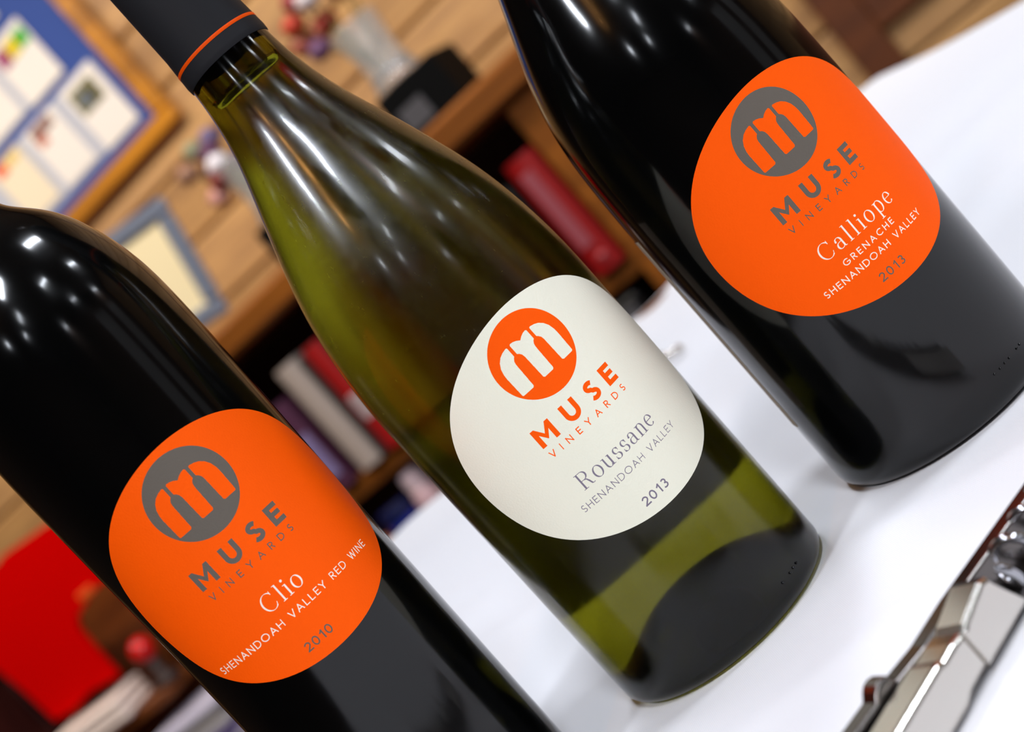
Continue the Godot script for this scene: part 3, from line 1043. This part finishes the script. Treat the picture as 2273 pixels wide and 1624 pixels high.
func label_material(i: int, paper: Color, ink: Array) -> StandardMaterial3D:
	var p := Print.new()
	p.im = Image.create(TEX, TEX, false, Image.FORMAT_RGB8)
	p.im.fill(paper)
	p.k = TEX * 0.98 / (2 * LAB_HW)
	p.x0 = LAB_U0 - TEX / 2.0 / p.k
	p.y0 = (LAB_TOP + LAB_BOT) / 2 + TEX / 2.0 / p.k
	logo(p, ink[0], paper)
	# the four big letters, each at its own place
	var h := 0.0061
	var em := [Vector2(0, 0), Vector2(0, 1), Vector2(0.20, 1), Vector2(0.5, 0.52), Vector2(0.80, 1), Vector2(1, 1), Vector2(1, 0), Vector2(0.77, 0), Vector2(0.77, 0.62), Vector2(0.51, 0.22), Vector2(0.49, 0.22), Vector2(0.23, 0.62), Vector2(0.23, 0)]
	var ee := [Vector2(0, 0), Vector2(0, 1), Vector2(1, 1), Vector2(1, 0.77), Vector2(0.36, 0.77), Vector2(0.36, 0.62), Vector2(0.93, 0.62), Vector2(0.93, 0.40), Vector2(0.36, 0.40), Vector2(0.36, 0.23), Vector2(1, 0.23), Vector2(1, 0)]
	for g in [[em, -0.0158, -0.0091], [ee, 0.0115, 0.0159]]:
		var q := []
		for v in g[0]:
			q.append(Vector2(lerpf(g[1], g[2], v.x), v.y * h))
		p.fill([q], ink[0])
	p.stroke([Vector2(-0.00445, h), Vector2(-0.00445, 0.0026)] + arc(-0.0025, 0.00265, 0.00195, 0.00195, 180, 360) + [Vector2(-0.00055, h)], 0.0015, 0.0015, ink[0])
	p.stroke(arc(0.00625, 0.00440, 0.00140, 0.00100, 38, 255, 20) + arc(0.00615, 0.00175, 0.00150, 0.00110, 78, -145, 20), 0.00138, 0.00138, ink[0])
	write_sans(p, "VINEYARDS", -0.0155, 0.0152, -0.0039, 0.00215, 0.00030, ink[0])
	if i == 0:
		write_serif(p, "Clio", -0.0064, 0.0072, -0.0168, 0.0036, ink[1])
		write_sans(p, "SHENANDOAH VALLEY RED WINE", -0.0305, 0.0310, -0.0221, 0.0023, 0.00030, ink[1])
		write_sans(p, "2010", -0.0053, 0.0042, -0.0323, 0.0028, 0.00042, ink[2])
	elif i == 1:
		write_serif(p, "Roussane", -0.0149, 0.0152, -0.0170, 0.0035, ink[1])
		write_sans(p, "SHENANDOAH VALLEY", -0.0192, 0.0197, -0.0222, 0.0022, 0.00022, ink[1])
		write_sans(p, "2013", -0.0047, 0.0050, -0.0328, 0.0029, 0.00045, ink[2])
	else:
		write_serif(p, "Calliope", -0.0136, 0.0158, -0.0167, 0.0036, ink[1])
		write_sans(p, "GRENACHE", -0.0098, 0.0106, -0.0216, 0.0021, 0.00030, ink[1])
		write_sans(p, "SHENANDOAH VALLEY", -0.0200, 0.0206, -0.0257, 0.0022, 0.00030, ink[1])
		write_sans(p, "2013", -0.0044, 0.0053, -0.0325, 0.0028, 0.00040, ink[2])
	var m := mat(Color.WHITE, 0.6, 0.0, 0.22)
	m.albedo_texture = ImageTexture.create_from_image(p.im)
	if grain == null:
		grain = noise_tex(0.10, 1024, Color.BLACK, Color.WHITE, true, 1.5, 21)
	m.normal_enabled = true
	m.normal_texture = grain
	m.normal_scale = 0.35
	m.texture_repeat = false
	return m


# ------------------------------------------------------------------ corkscrew
func corkscrew() -> void:
	var t := thing("corkscrew", "folding metal corkscrew lying on the cloth at the lower right", "corkscrew")
	# local x runs along the tool, z towards the camera, origin at the foot of the front face
	t.transform = Transform3D(Basis(Vector3(0.845, 0, -0.535), Vector3.UP, Vector3(0.535, 0, 0.845)), Vector3(0.0351, 0.0012, -0.2882))
	# outlines in x, y, seen from the front, pushed through the depth
	var front_long := PackedVector2Array([Vector2(-0.095, 0.0), Vector2(-0.012, 0.0), Vector2(-0.0085, 0.0012), Vector2(-0.0006, 0.0014), Vector2(-0.0006, 0.0108), Vector2(-0.0045, 0.0113), Vector2(-0.0095, 0.0112), Vector2(-0.0115, 0.0118), Vector2(-0.095, 0.0118)])
	handle_piece("handle", front_long, -0.0105, 0.0, 0.0018, M.nickel, t)
	var second := PackedVector2Array([Vector2(-0.0005, 0.0008), Vector2(0.0205, 0.0008), Vector2(0.0150, 0.0128), Vector2(0.0125, 0.0136), Vector2(0.0015, 0.0116), Vector2(-0.0005, 0.0106)])
	handle_piece("hinge_plate", second, -0.0102, 0.0003, 0.0016, M.nickel, t)
	# back lever: the long dark rail behind, with its lip
	var rail := PackedVector2Array([Vector2(-0.095, 0.0), Vector2(0.095, 0.0), Vector2(0.095, 0.0105), Vector2(0.062, 0.0118), Vector2(0.010, 0.0116), Vector2(-0.004, 0.0108), Vector2(-0.0150, 0.0114), Vector2(-0.0154, 0.0130), Vector2(-0.0164, 0.0141), Vector2(-0.0180, 0.0146), Vector2(-0.0197, 0.0144), Vector2(-0.0210, 0.0136), Vector2(-0.0226, 0.0121), Vector2(-0.095, 0.0122)])
	handle_piece("lever", rail, -0.0150, -0.0092, 0.0010, M.nickel_dark, t)
	var lv: Node3D = t.get_child(t.get_child_count() - 1)
	lv.transform = Transform3D(Basis(Vector3.UP, deg_to_rad(-6.5)), Vector3(0, 0, -0.0006))
	var web := MB.new()
	web.box(Vector3(0.055, 0.0012, -0.0040), Vector3(0.080, 0.0024, 0.006), 0.0008)
	obj("channel_floor", web, M.nickel_dark, t)
	var worm := MB.new()
	var pts := []
	for i in 121:
		var s := i / 120.0
		var a := s * TAU * 5.0 + 0.6
		pts.append(Vector3(0.0195 + s * 0.052, 0.0078 + 0.0044 * cos(a), -0.0036 + 0.0044 * sin(a)))
	worm.tube(pts, 0.00125, 10)
	obj("worm", worm, M.steel, t)
	var pin := MB.new()
	pin.tube([Vector3(-0.0135, 0.0088, -0.0155), Vector3(-0.0135, 0.0088, -0.0004)], 0.0017, 16)
	obj("rivet", pin, M.steel, t)
	var blade := MB.new()
	blade.box(Vector3(0.060, 0.0062, -0.0096), Vector3(0.088, 0.0100, 0.0008), 0.0003)
	obj("blade", blade, M.nickel, t)


func handle_piece(called: String, poly: PackedVector2Array, z0: float, z1: float, r: float, m: Material, parent: Node) -> void:
	# a prism whose front and back rims are rounded off in steps
	var mb := MB.new()
	var steps := 5
	var rings := []
	var seq := []
	for i in steps + 1:
		var a := PI / 2 * i / steps
		seq.append([z0 + r - r * cos(a), -r + r * sin(a)])
	for i in steps + 1:
		var a := PI / 2 * i / steps
		seq.append([z1 - r + r * sin(a), -r + r * cos(a)])
	var ccw := poly if not Geometry2D.is_polygon_clockwise(poly) else PackedVector2Array(Array(poly).duplicate())
	if Geometry2D.is_polygon_clockwise(poly):
		ccw.reverse()
	var nrm := []
	for i in ccw.size():
		var t0 := (ccw[i] - ccw[(i - 1 + ccw.size()) % ccw.size()]).normalized()
		var t1 := (ccw[(i + 1) % ccw.size()] - ccw[i]).normalized()
		var nn := (Vector2(t0.y, -t0.x) + Vector2(t1.y, -t1.x))
		nrm.append(nn.normalized() / maxf(0.5, nn.length() / 2.0))
	for s in seq:
		var ring := []
		for i in ccw.size():
			var q: Vector2 = ccw[i] + nrm[i] * s[1]
			ring.append(Vector3(q.x, q.y, s[0]))
		rings.append(ring)
	for k in rings.size() - 1:
		var dz: float = seq[k + 1][0] - seq[k][0]
		var dr: float = seq[k + 1][1] - seq[k][1]
		for i in ccw.size():
			var j := (i + 1) % ccw.size()
			var tt := (ccw[j] - ccw[i]).normalized()
			var side := Vector2(tt.y, -tt.x)
			var az := func(kk: int) -> Vector3:
				var lo: bool = kk <= steps
				var a := PI / 2 * (kk if lo else kk - steps - 1) / steps
				return (Vector3(side.x, side.y, 0) * (sin(a) if lo else cos(a)) + Vector3(0, 0, -cos(a) if lo else sin(a))).normalized()
			var n0: Vector3 = az.call(k)
			var n1: Vector3 = az.call(k + 1)
			if absf(dz) + absf(dr) < 1e-9:
				continue
			mb.tri(rings[k][i], rings[k][j], rings[k + 1][j], n0, n0, n1)
			mb.tri(rings[k][i], rings[k + 1][j], rings[k + 1][i], n0, n1, n1)
	for e in [[0, Vector3.FORWARD], [rings.size() - 1, Vector3.BACK]]:
		var p2 := PackedVector2Array()
		for q in rings[e[0]]:
			p2.append(Vector2(q.x, q.y))
		var idx := Geometry2D.triangulate_polygon(p2)
		for i in range(0, idx.size(), 3):
			mb.tri(rings[e[0]][idx[i]], rings[e[0]][idx[i + 1]], rings[e[0]][idx[i + 2]], e[1], e[1], e[1])
	obj(called, mb, m, parent)


# ------------------------------------------------------------------ notice board
func sheet(called: String, label: String, cat: String, s0: float, s1: float, y0: float, y1: float, lift: float, m: Material, group := "", tilt := 0.0) -> Node3D:
	var o := thing(called, label, cat, group)
	o.transform = on_wall((s0 + s1) / 2, (y0 + y1) / 2) * Transform3D(Basis(Vector3.BACK, tilt), Vector3(0, 0, lift))
	var b := MB.new()
	b.box(Vector3.ZERO, Vector3(s1 - s0, y1 - y0, 0.0016), 0.0003)
	obj("sheet", b, m, o)
	return o


func patch(parent: Node3D, x0: float, x1: float, y0: float, y1: float, c: Color) -> void:
	var b := MB.new()
	b.box(Vector3((x0 + x1) / 2, (y0 + y1) / 2, 0.0011), Vector3(x1 - x0, y1 - y0, 0.0006), 0.0001)
	obj("printed_picture", b, col(c, 0.6), parent)


func board() -> void:
	var o := thing("bulletin_board", "blue notice board in an orange wood frame on the plank wall", "bulletin board")
	o.transform = on_wall(0, 0)
	var p := MB.new()
	p.box(Vector3(-0.80, 1.20, 0.008), Vector3(1.20, 0.96, 0.014), 0.001)
	obj("panel", p, M.board_blue, o)
	for r in [[-0.804, 0.704, 1.28, 0.036], [-0.804, 1.696, 1.28, 0.036]]:
		var b := MB.new()
		b.box(Vector3(r[0], r[1], 0.014), Vector3(r[2], r[3], 0.026), 0.004)
		obj("frame_rail", b, M.frame_wood, o)
	for x in [-0.185, -1.424]:
		var b := MB.new()
		b.box(Vector3(x, 1.20, 0.014), Vector3(0.040, 0.956, 0.026), 0.004)
		obj("frame_rail", b, M.frame_wood, o)
	var z := 0.0168
	sheet("backing_sheet", "pale grey backing strip along the bottom row of the blue notice board", "paper sheet", -0.700, -0.238, 0.745, 0.893, z, M.grey_sheet)
	sheet("backing_sheet", "pale grey backing strip along the second row of the blue notice board", "paper sheet", -0.700, -0.293, 0.914, 1.052, z, M.grey_sheet)
	var zc := z + 0.0022
	var g := "white cards pinned to the notice board"
	var a := sheet("notice_card", "white card with a striped purple, yellow and green picture on the notice board", "card", -0.402, -0.291, 0.912, 1.050, zc, M.card, g)
	patch(a, -0.046, -0.014, 0.016, 0.054, Color(0.60, 0.22, 0.42))
	patch(a, -0.014, 0.020, 0.018, 0.054, Color(0.85, 0.75, 0.05))
	patch(a, 0.020, 0.050, 0.020, 0.054, Color(0.20, 0.65, 0.18))
	a = sheet("notice_card", "white card with an olive picture, nearest the lower right corner of the notice board", "card", -0.338, -0.234, 0.743, 0.890, zc, M.card, g)
	patch(a, -0.040, 0.030, 0.004, 0.056, Color(0.45, 0.43, 0.28))
	patch(a, -0.026, 0.000, 0.014, 0.040, Color(0.48, 0.55, 0.66))
	patch(a, 0.002, 0.018, 0.010, 0.044, Color(0.30, 0.24, 0.14))
	a = sheet("notice_card", "white card with a small brown and red picture, beside the olive picture card", "card", -0.467, -0.368, 0.752, 0.890, zc, M.card, g)
	patch(a, -0.034, 0.030, 0.040, 0.064, Color(0.52, 0.36, 0.33))
	patch(a, -0.034, -0.006, 0.022, 0.040, Color(0.78, 0.45, 0.36))
	a = sheet("notice_card", "cream card with an orange and yellow picture, left in the bottom row of cards", "card", -0.590, -0.492, 0.757, 0.892, zc, col(Color(0.93, 0.87, 0.76), 0.7), g)
	patch(a, -0.036, -0.006, 0.040, 0.064, Color(0.90, 0.30, 0.12))
	patch(a, -0.006, 0.040, 0.044, 0.064, Color(0.88, 0.76, 0.45))
	sheet("notice_card", "blank white card left of the striped picture card on the notice board", "card", -0.540, -0.424, 0.918, 1.050, zc, M.card, g)
	sheet("notice_card", "white card at the top left corner of the photo, highest on the notice board", "card", -0.432, -0.318, 1.080, 1.22, zc, col(Color(0.88, 0.86, 0.85), 0.7), g)


# ------------------------------------------------------------------ bookcase and what stands on it
const CASE_D := 2.2

func bookcase() -> void:
	var o := thing("bookcase", "low wooden bookcase with dark inside, standing against the plank wall", "bookcase")
	o.transform = on_wall(0, 0, CASE_D)
	var top := MB.new()
	top.box(Vector3(-0.20, 0.279, -0.215), Vector3(1.14, 0.052, 0.45), 0.008)
	obj("top_board", top, M.case_wood, o)
	for s in [[0.305, 0.082], [-0.735, 0.05]]:
		var b := MB.new()
		b.box(Vector3(s[0], (0.253 + FLOOR_Y) / 2, -0.22), Vector3(s[1], 0.253 - FLOOR_Y, 0.40), 0.003)
		obj("side_panel", b, M.case_wood, o)
	for y in [-0.058, -0.37, -0.70]:
		var b := MB.new()
		b.box(Vector3(-0.223, y, -0.215), Vector3(0.972, 0.036, 0.37), 0.003)
		obj("shelf", b, M.case_wood, o)
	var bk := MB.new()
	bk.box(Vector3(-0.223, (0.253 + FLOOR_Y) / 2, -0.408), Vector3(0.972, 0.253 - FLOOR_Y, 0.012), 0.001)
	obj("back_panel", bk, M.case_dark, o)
	# books on the upper shelf: left edge, thickness, height, colour, look
	var list := [
		[-0.520, 0.030, 0.20, Color(0.16, 0.05, 0.10), "dark plum book at the left of the upper bookcase shelf"],
		[-0.472, 0.034, 0.19, Color(0.10, 0.04, 0.05), "nearly black book next to the plum book on the bookcase shelf"],
		[-0.412, 0.040, 0.185, Color(0.30, 0.14, 0.24), "purple book with a lilac band low on its spine, left of the white book"],
		[-0.347, 0.046, 0.225, Color(0.66, 0.60, 0.56), "pale white spined book between the two dark bottles on the left"],
		[-0.297, 0.014, 0.215, Color(0.09, 0.09, 0.09), "thin black book between the white and the red spine"],
		[-0.280, 0.040, 0.222, Color(0.60, 0.03, 0.03), "red book with a white patch low on its spine, right of the white book"],
		[-0.236, 0.030, 0.215, Color(0.20, 0.19, 0.22), "charcoal book at the right of the red book with the white patch"],
		[0.160, 0.034, 0.20, Color(0.06, 0.05, 0.05), "black book at the left of the crimson book on the bookcase shelf"],
		[0.206, 0.054, 0.222, Color(0.55, 0.015, 0.02), "thick crimson book with a pink highlight painted on its spine, right end of the shelf"]]
	for k in list:
		var b := thing("book", k[4], "book", "books on the upper bookcase shelf")
		b.transform = on_wall(k[0] + k[1] / 2, -0.040, CASE_D + 0.004)
		var cv := MB.new()
		var w: float = k[1]
		var h: float = k[2]
		var pr := PackedVector2Array()
		for i in 9:
			var a := PI * i / 8.0
			pr.append(Vector2(w / 2 * cos(a), 0.25 * w * sin(a) ))
		pr.append(Vector2(-w / 2, -0.16))
		pr.append(Vector2(w / 2, -0.16))
		cv.prism(pr, -h, 0.0)
		cv.move(Transform3D(Basis(Vector3.RIGHT, PI / 2), Vector3(0, 0, -0.012)))
		obj("cover", cv, col(k[3], 0.45), b)
		var pg := MB.new()
		pg.box(Vector3(0, h / 2, -0.174), Vector3(w * 0.8, h - 0.008, 0.006), 0.001)
		obj("pages", pg, M.cream, b)
		if k[3].r > 0.5 and k[3].g < 0.1:
			var pt := MB.new()
			if w > 0.05:
				pt.box(Vector3(-0.002, h * 0.55, 0.0012), Vector3(0.022, h * 0.66, 0.0016), 0.0005)
				obj("spine_band_or_highlight", pt, col(Color(0.60, 0.30, 0.33), 0.4), b)  # highlight along the crimson spine, put in as a pink strip
				var dd := MB.new()
				dd.ball(Vector3(0.004, h * 0.10, 0.0010), Vector3(0.011, 0.011, 0.0016), 16)
				obj("spine_mark", dd, col(Color(0.60, 0.18, 0.20), 0.4), b)
			else:
				pt.box(Vector3(0.004, h * 0.40, -0.0020), Vector3(0.026, h * 0.22, 0.0016), 0.0005)
				obj("spine_patch", pt, col(Color(0.66, 0.60, 0.60), 0.5), b)
		elif k[3].b > 0.2 and k[3].r > 0.25 and k[3].r < 0.4:
			var pt := MB.new()
			pt.box(Vector3(0, h * 0.38, -0.0020), Vector3(0.034, h * 0.5, 0.0016), 0.0005)
			obj("spine_band_or_highlight", pt, col(Color(0.50, 0.45, 0.62), 0.5), b)
	# lower shelf
	var f := -0.352
	var tin := MB.new()
	tin.lathe([Vector2(0, 0), Vector2(0.032, 0), Vector2(0.034, 0.003), Vector2(0.034, 0.222), Vector2(0.032, 0.226), Vector2(0, 0.228)], 28)
	var t := thing("tin", "blue tin on the lower bookcase shelf by the far edge of the cloth", "tin")
	t.transform = on_wall(-0.352, f, CASE_D + 0.06)
	obj("body", tin, col(Color(0.10, 0.16, 0.55), 0.35), t)
	var lid := MB.new()
	lid.lathe([Vector2(0.0355, 0.205), Vector2(0.0355, 0.231), Vector2(0.033, 0.233), Vector2(0, 0.233)], 28)
	obj("lid", lid, col(Color(0.05, 0.08, 0.25), 0.35), t)
	for k in [[-0.286, 0.026, 0.262, Color(0.78, 0.64, 0.66), "pinkish white jar beside the blue tin on the lower shelf"], [-0.226, 0.024, 0.282, Color(0.68, 0.62, 0.58), "taller greyish white jar just behind the olive bottle's edge on the lower shelf"], [-0.430, 0.034, 0.195, Color(0.75, 0.32, 0.05), "orange jar at the left of the blue tin on the lower shelf"]]:
		var j := thing("jar", k[4], "jar", "jars on the lower bookcase shelf")
		j.transform = on_wall(k[0], f, CASE_D + 0.06)
		var b := MB.new()
		var r: float = k[1]
		var h: float = k[2]
		b.lathe([Vector2(0, 0), Vector2(r, 0), Vector2(r * 1.05, 0.01), Vector2(r * 1.05, h * 0.7), Vector2(r * 0.85, h * 0.84), Vector2(r * 0.72, h * 0.87), Vector2(0, h * 0.87)], 24)
		obj("body", b, col(k[3], 0.35), j)
		var l := MB.new()
		l.lathe([Vector2(r * 0.78, h * 0.87), Vector2(r * 0.80, h * 0.98), Vector2(r * 0.6, h), Vector2(0, h)], 24)
		obj("lid", l, col(k[3].lerp(Color.WHITE, 0.25), 0.3), j)
	var rd := thing("radio", "dark grey box on the lower shelf, under the crimson book", "box")
	rd.transform = on_wall(0.185, f, CASE_D + 0.05)
	var rb := MB.new()
	rb.box(Vector3(0, 0.13, -0.04), Vector3(0.13, 0.26, 0.12), 0.006)
	obj("body", rb, M.black_plastic, rd)
	var rf := MB.new()
	rf.box(Vector3(0.0, 0.225, 0.0205), Vector3(0.105, 0.042, 0.003), 0.001)
	obj("face_plate", rf, M.grey_label, rd)
	# two black boxes on top, each with a glass vase of flowers
	black_box(0.1815, 0.122, 0.083, "black box on the bookcase top, between the olive and the right bottle")
	black_box(-0.1300, 0.122, 0.070, "black box on the bookcase top, mostly hidden behind the olive bottle's neck")
	vase(0.1840, 0.3885, "clear glass vase on the black box right of the olive bottle's neck", "red, orange and white flowers in the vase right of the olive bottle's neck", 3, [[-0.072, 0.180, Color(0.75, 0.22, 0.10)], [-0.052, 0.148, Color(0.78, 0.42, 0.32)], [-0.020, 0.190, Color(0.92, 0.86, 0.86)], [-0.032, 0.150, Color(0.60, 0.12, 0.05)], [-0.088, 0.150, Color(0.62, 0.30, 0.22)], [-0.060, 0.122, Color(0.40, 0.24, 0.38)], [0.020, 0.175, Color(0.55, 0.10, 0.10)], [-0.045, 0.205, Color(0.60, 0.20, 0.22)], [0.045, 0.16, Color(0.70, 0.55, 0.30)]])
	vase(-0.1220, 0.3755, "clear glass vase on the black box left of the olive bottle's neck", "dusky red, purple and white flowers left of the olive bottle's neck", 9, [[-0.028, 0.128, Color(0.93, 0.90, 0.92)], [-0.058, 0.130, Color(0.50, 0.22, 0.20)], [-0.062, 0.088, Color(0.85, 0.60, 0.55)], [-0.052, 0.172, Color(0.52, 0.52, 0.40)], [-0.018, 0.170, Color(0.42, 0.36, 0.50)], [-0.040, 0.104, Color(0.45, 0.10, 0.06)], [0.000, 0.112, Color(0.30, 0.14, 0.30)], [-0.030, 0.152, Color(0.38, 0.20, 0.32)], [-0.080, 0.150, Color(0.62, 0.45, 0.35)]])
	# picture frame leaning on the bookcase top
	var pf := thing("picture_frame", "silver blue photo frame with a cream picture on the bookcase top", "picture frame")
	pf.transform = on_wall(-0.425, 0.320, CASE_D + 0.02) * Transform3D(Basis(Vector3.BACK, deg_to_rad(-8.0)) * Basis(Vector3.RIGHT, deg_to_rad(-9.0)), Vector3.ZERO)
	for r in [[0.0, 0.210, 0.20, 0.032], [0.0, 0.015, 0.20, 0.032]]:
		var b := MB.new()
		b.box(Vector3(r[0], r[1] + 0.010, 0), Vector3(r[2], r[3], 0.016), 0.005)
		obj("frame_rail", b, M.silver_blue, pf)
	for x in [-0.084, 0.084]:
		var b := MB.new()
		b.box(Vector3(x, 0.1225, 0), Vector3(0.032, 0.1625, 0.016), 0.005)
		obj("frame_rail", b, M.silver_blue, pf)
	var pic := MB.new()
	pic.box(Vector3(0, 0.1225, -0.003), Vector3(0.15, 0.175, 0.006), 0.001)
	obj("picture", pic, M.cream, pf)


func black_box(s: float, w: float, h: float, label: String) -> void:
	var o := thing("black_box", label, "box", "black boxes on the bookcase")
	o.transform = on_wall(s, 0.3055, CASE_D + 0.01)
	var b := MB.new()
	b.box(Vector3(0, h / 2, -0.06), Vector3(w, h, 0.12), 0.003)
	obj("body", b, M.black_box, o)
	var l := MB.new()
	l.box(Vector3(-0.018, h * 0.34, 0.0006), Vector3(0.050, h * 0.46, 0.0012), 0.0003)
	obj("front_sticker", l, M.grey_label, o)


func vase(s: float, y: float, label: String, flabel: String, sd: int, blooms: Array) -> void:
	var o := thing("vase", label, "vase", "glass vases on the black boxes")
	o.transform = on_wall(s, y, CASE_D + 0.06)
	var g := MB.new()
	g.lathe([Vector2(0, 0), Vector2(0.043, 0), Vector2(0.046, 0.004), Vector2(0.042, 0.012), Vector2(0.036, 0.03), Vector2(0.036, 0.06), Vector2(0.044, 0.115), Vector2(0.045, 0.117), Vector2(0.0428, 0.117), Vector2(0.0335, 0.06), Vector2(0.033, 0.03), Vector2(0.030, 0.018), Vector2(0, 0.016)], 40)
	obj("glass", g, M.clear_glass, o)
	var b := thing("bouquet", flabel, "flowers", "flowers in the glass vases")
	b.transform = on_wall(s, y + 0.022, CASE_D + 0.06)
	var i := 0
	for k in blooms:
		var f := MB.new()
		var dz := 0.02 * sin(i * 2.3 + sd)
		var c := Vector3(k[0], k[1] - 0.022, dz)
		f.ball(c, Vector3(0.019, 0.016, 0.019), 16, 0.28, i + sd)
		f.ball(c + Vector3(0, 0.006, 0.004), Vector3(0.011, 0.012, 0.011), 12, 0.3, i + sd + 1.0)
		obj("flower", f, col(k[2], 0.5), b)
		var st := MB.new()
		st.tube([Vector3(k[0] * 0.15, 0.0, dz * 0.3), Vector3(k[0] * 0.35, 0.06, dz * 0.5), c], 0.0016, 6)
		obj("stem", st, M.leaf, b)
		i += 1


# ------------------------------------------------------------------ display unit at the left
func left_display() -> void:
	var o := thing("display_unit", "brown wooden display unit behind the red shirt at the left", "cabinet")
	o.transform = on_wall(0, 0, 2.34)
	var p := MB.new()
	p.box(Vector3(-1.11, -0.26, -0.01), Vector3(0.38, 0.98, 0.02), 0.003)
	obj("back_panel", p, M.display_wood, o)
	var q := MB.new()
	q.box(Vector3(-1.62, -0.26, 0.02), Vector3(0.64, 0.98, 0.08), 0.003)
	obj("shade_panel", q, M.dark_maroon, o)  # shade beside the red shirt, put in as a dark maroon panel
	for y in [[-0.125, 0.15], [-0.315, 0.24]]:
		var b := MB.new()
		b.box(Vector3(-1.11, y[0], y[1] / 2), Vector3(0.38, 0.022, y[1]), 0.003)
		obj("shelf", b, M.display_wood, o)
	# red shirt on a hanger, hung from the wall in front of the unit
	var t := thing("shirt", "bright red short sleeved shirt hanging at the left edge of the photo", "shirt")
	t.transform = on_wall(0, 0, 2.2)
	var body := MB.new()
	var poly := PackedVector2Array([Vector2(-1.262, -0.030), Vector2(-1.20, -0.038), Vector2(-1.13, -0.030), Vector2(-1.062, -0.042), Vector2(-1.058, 0.02), Vector2(-1.050, 0.070), Vector2(-1.028, 0.096), Vector2(-0.958, 0.112), Vector2(-0.880, 0.118), Vector2(-0.872, 0.200), Vector2(-0.895, 0.258), Vector2(-1.06, 0.276), Vector2(-1.10, 0.268), Vector2(-1.155, 0.262), Vector2(-1.21, 0.268), Vector2(-1.25, 0.276), Vector2(-1.33, 0.262), Vector2(-1.385, 0.215), Vector2(-1.41, 0.150), Vector2(-1.36, 0.128), Vector2(-1.285, 0.138), Vector2(-1.270, 0.06)])
	cloth_panel(body, poly, 0.010)
	obj("fabric", body, M.red_cloth, t)
	var cuff := MB.new()
	cuff.box(Vector3(-0.965, 0.118, 0.014), Vector3(0.040, 0.016, 0.006), 0.002)
	obj("sleeve_badge", cuff, col(Color(0.90, 0.35, 0.05)), t)
	var hk := MB.new()
	hk.tube([Vector3(-1.32, 0.245, 0.0), Vector3(-1.155, 0.285, 0.0), Vector3(-0.99, 0.245, 0.0)], 0.004, 8)
	hk.tube([Vector3(-1.155, 0.285, 0), Vector3(-1.155, 0.33, 0), Vector3(-1.145, 0.345, 0), Vector3(-1.130, 0.335, 0)], 0.002, 8)
	obj("hanger", hk, M.nickel_dark, t)
	# white folded cloth on the upper shelf
	var n := MB.new()
	for i in 3:
		n.box(Vector3(0.002 * i, 0.010 + 0.017 * i, 0.0), Vector3(0.235 - 0.006 * i, 0.016, 0.10), 0.006)
	var nb := obj("folded_cloth", n, M.white_cloth)
	nb.transform = on_wall(-1.182, -0.114, 2.2) * Transform3D(Basis(Vector3.BACK, deg_to_rad(-1.5)), Vector3(0, 0.002, 0))
	tag(nb, "white folded cloth lying under the hem of the red shirt", "folded cloth")
	# red ornament on a dark foot
	var r := thing("ornament", "small glossy red ball on a dark foot right of the red shirt", "ornament")
	r.transform = on_wall(-0.985, -0.114, 2.22)
	var rb := MB.new()
	rb.ball(Vector3(0.004, 0.080, 0), Vector3(0.025, 0.027, 0.025), 28)
	obj("ball", rb, col(Color(0.80, 0.02, 0.02), 0.2), r)
	var rf := MB.new()
	rf.lathe([Vector2(0, 0), Vector2(0.030, 0), Vector2(0.030, 0.008), Vector2(0.014, 0.025), Vector2(0.016, 0.055), Vector2(0, 0.058)], 20)
	obj("foot", rf, M.case_dark, r)
	# brochures lying in a pile on the lower shelf
	var tones := [Color(0.62, 0.58, 0.74), Color(0.50, 0.50, 0.46), Color(0.74, 0.70, 0.78), Color(0.36, 0.30, 0.52), Color(0.72, 0.70, 0.72), Color(0.46, 0.44, 0.42), Color(0.80, 0.78, 0.86)]
	var words := ["lilac brochure at the bottom of the pile", "grey green brochure, second from the pile's bottom", "pale lilac brochure, third from the pile's bottom", "dark violet brochure in the middle of the pile", "light grey brochure above the dark violet one", "dark grey brochure, second from the top of the pile", "pale violet brochure on top of the pile"]
	for i in 7:
		var b := MB.new()
		b.box(Vector3(0, 0.009, 0), Vector3(0.21, 0.017, 0.15), 0.002)
		var bo := obj("brochure", b, col(tones[i], 0.5))
		bo.transform = on_wall(-0.975 + 0.006 * sin(i * 2.1), -0.3035 + 0.0182 * i, 2.2) * Transform3D(Basis(Vector3.UP, 0.05 * sin(i * 1.3)), Vector3.ZERO)
		tag(bo, words[i] + " by the leftmost bottle", "brochure", "pile of brochures at the left")


func cloth_panel(mb: MB, poly: PackedVector2Array, th: float) -> void:
	# a hanging piece of cloth with soft upright folds
	mb.prism(poly, -th / 2, th / 2)
	for i in mb.v.size():
		var p := mb.v[i]
		mb.v[i] = p + Vector3(0, 0, 0.008 * sin(p.x * 60.0) * clampf((0.25 - p.y) * 3.0, 0, 1))
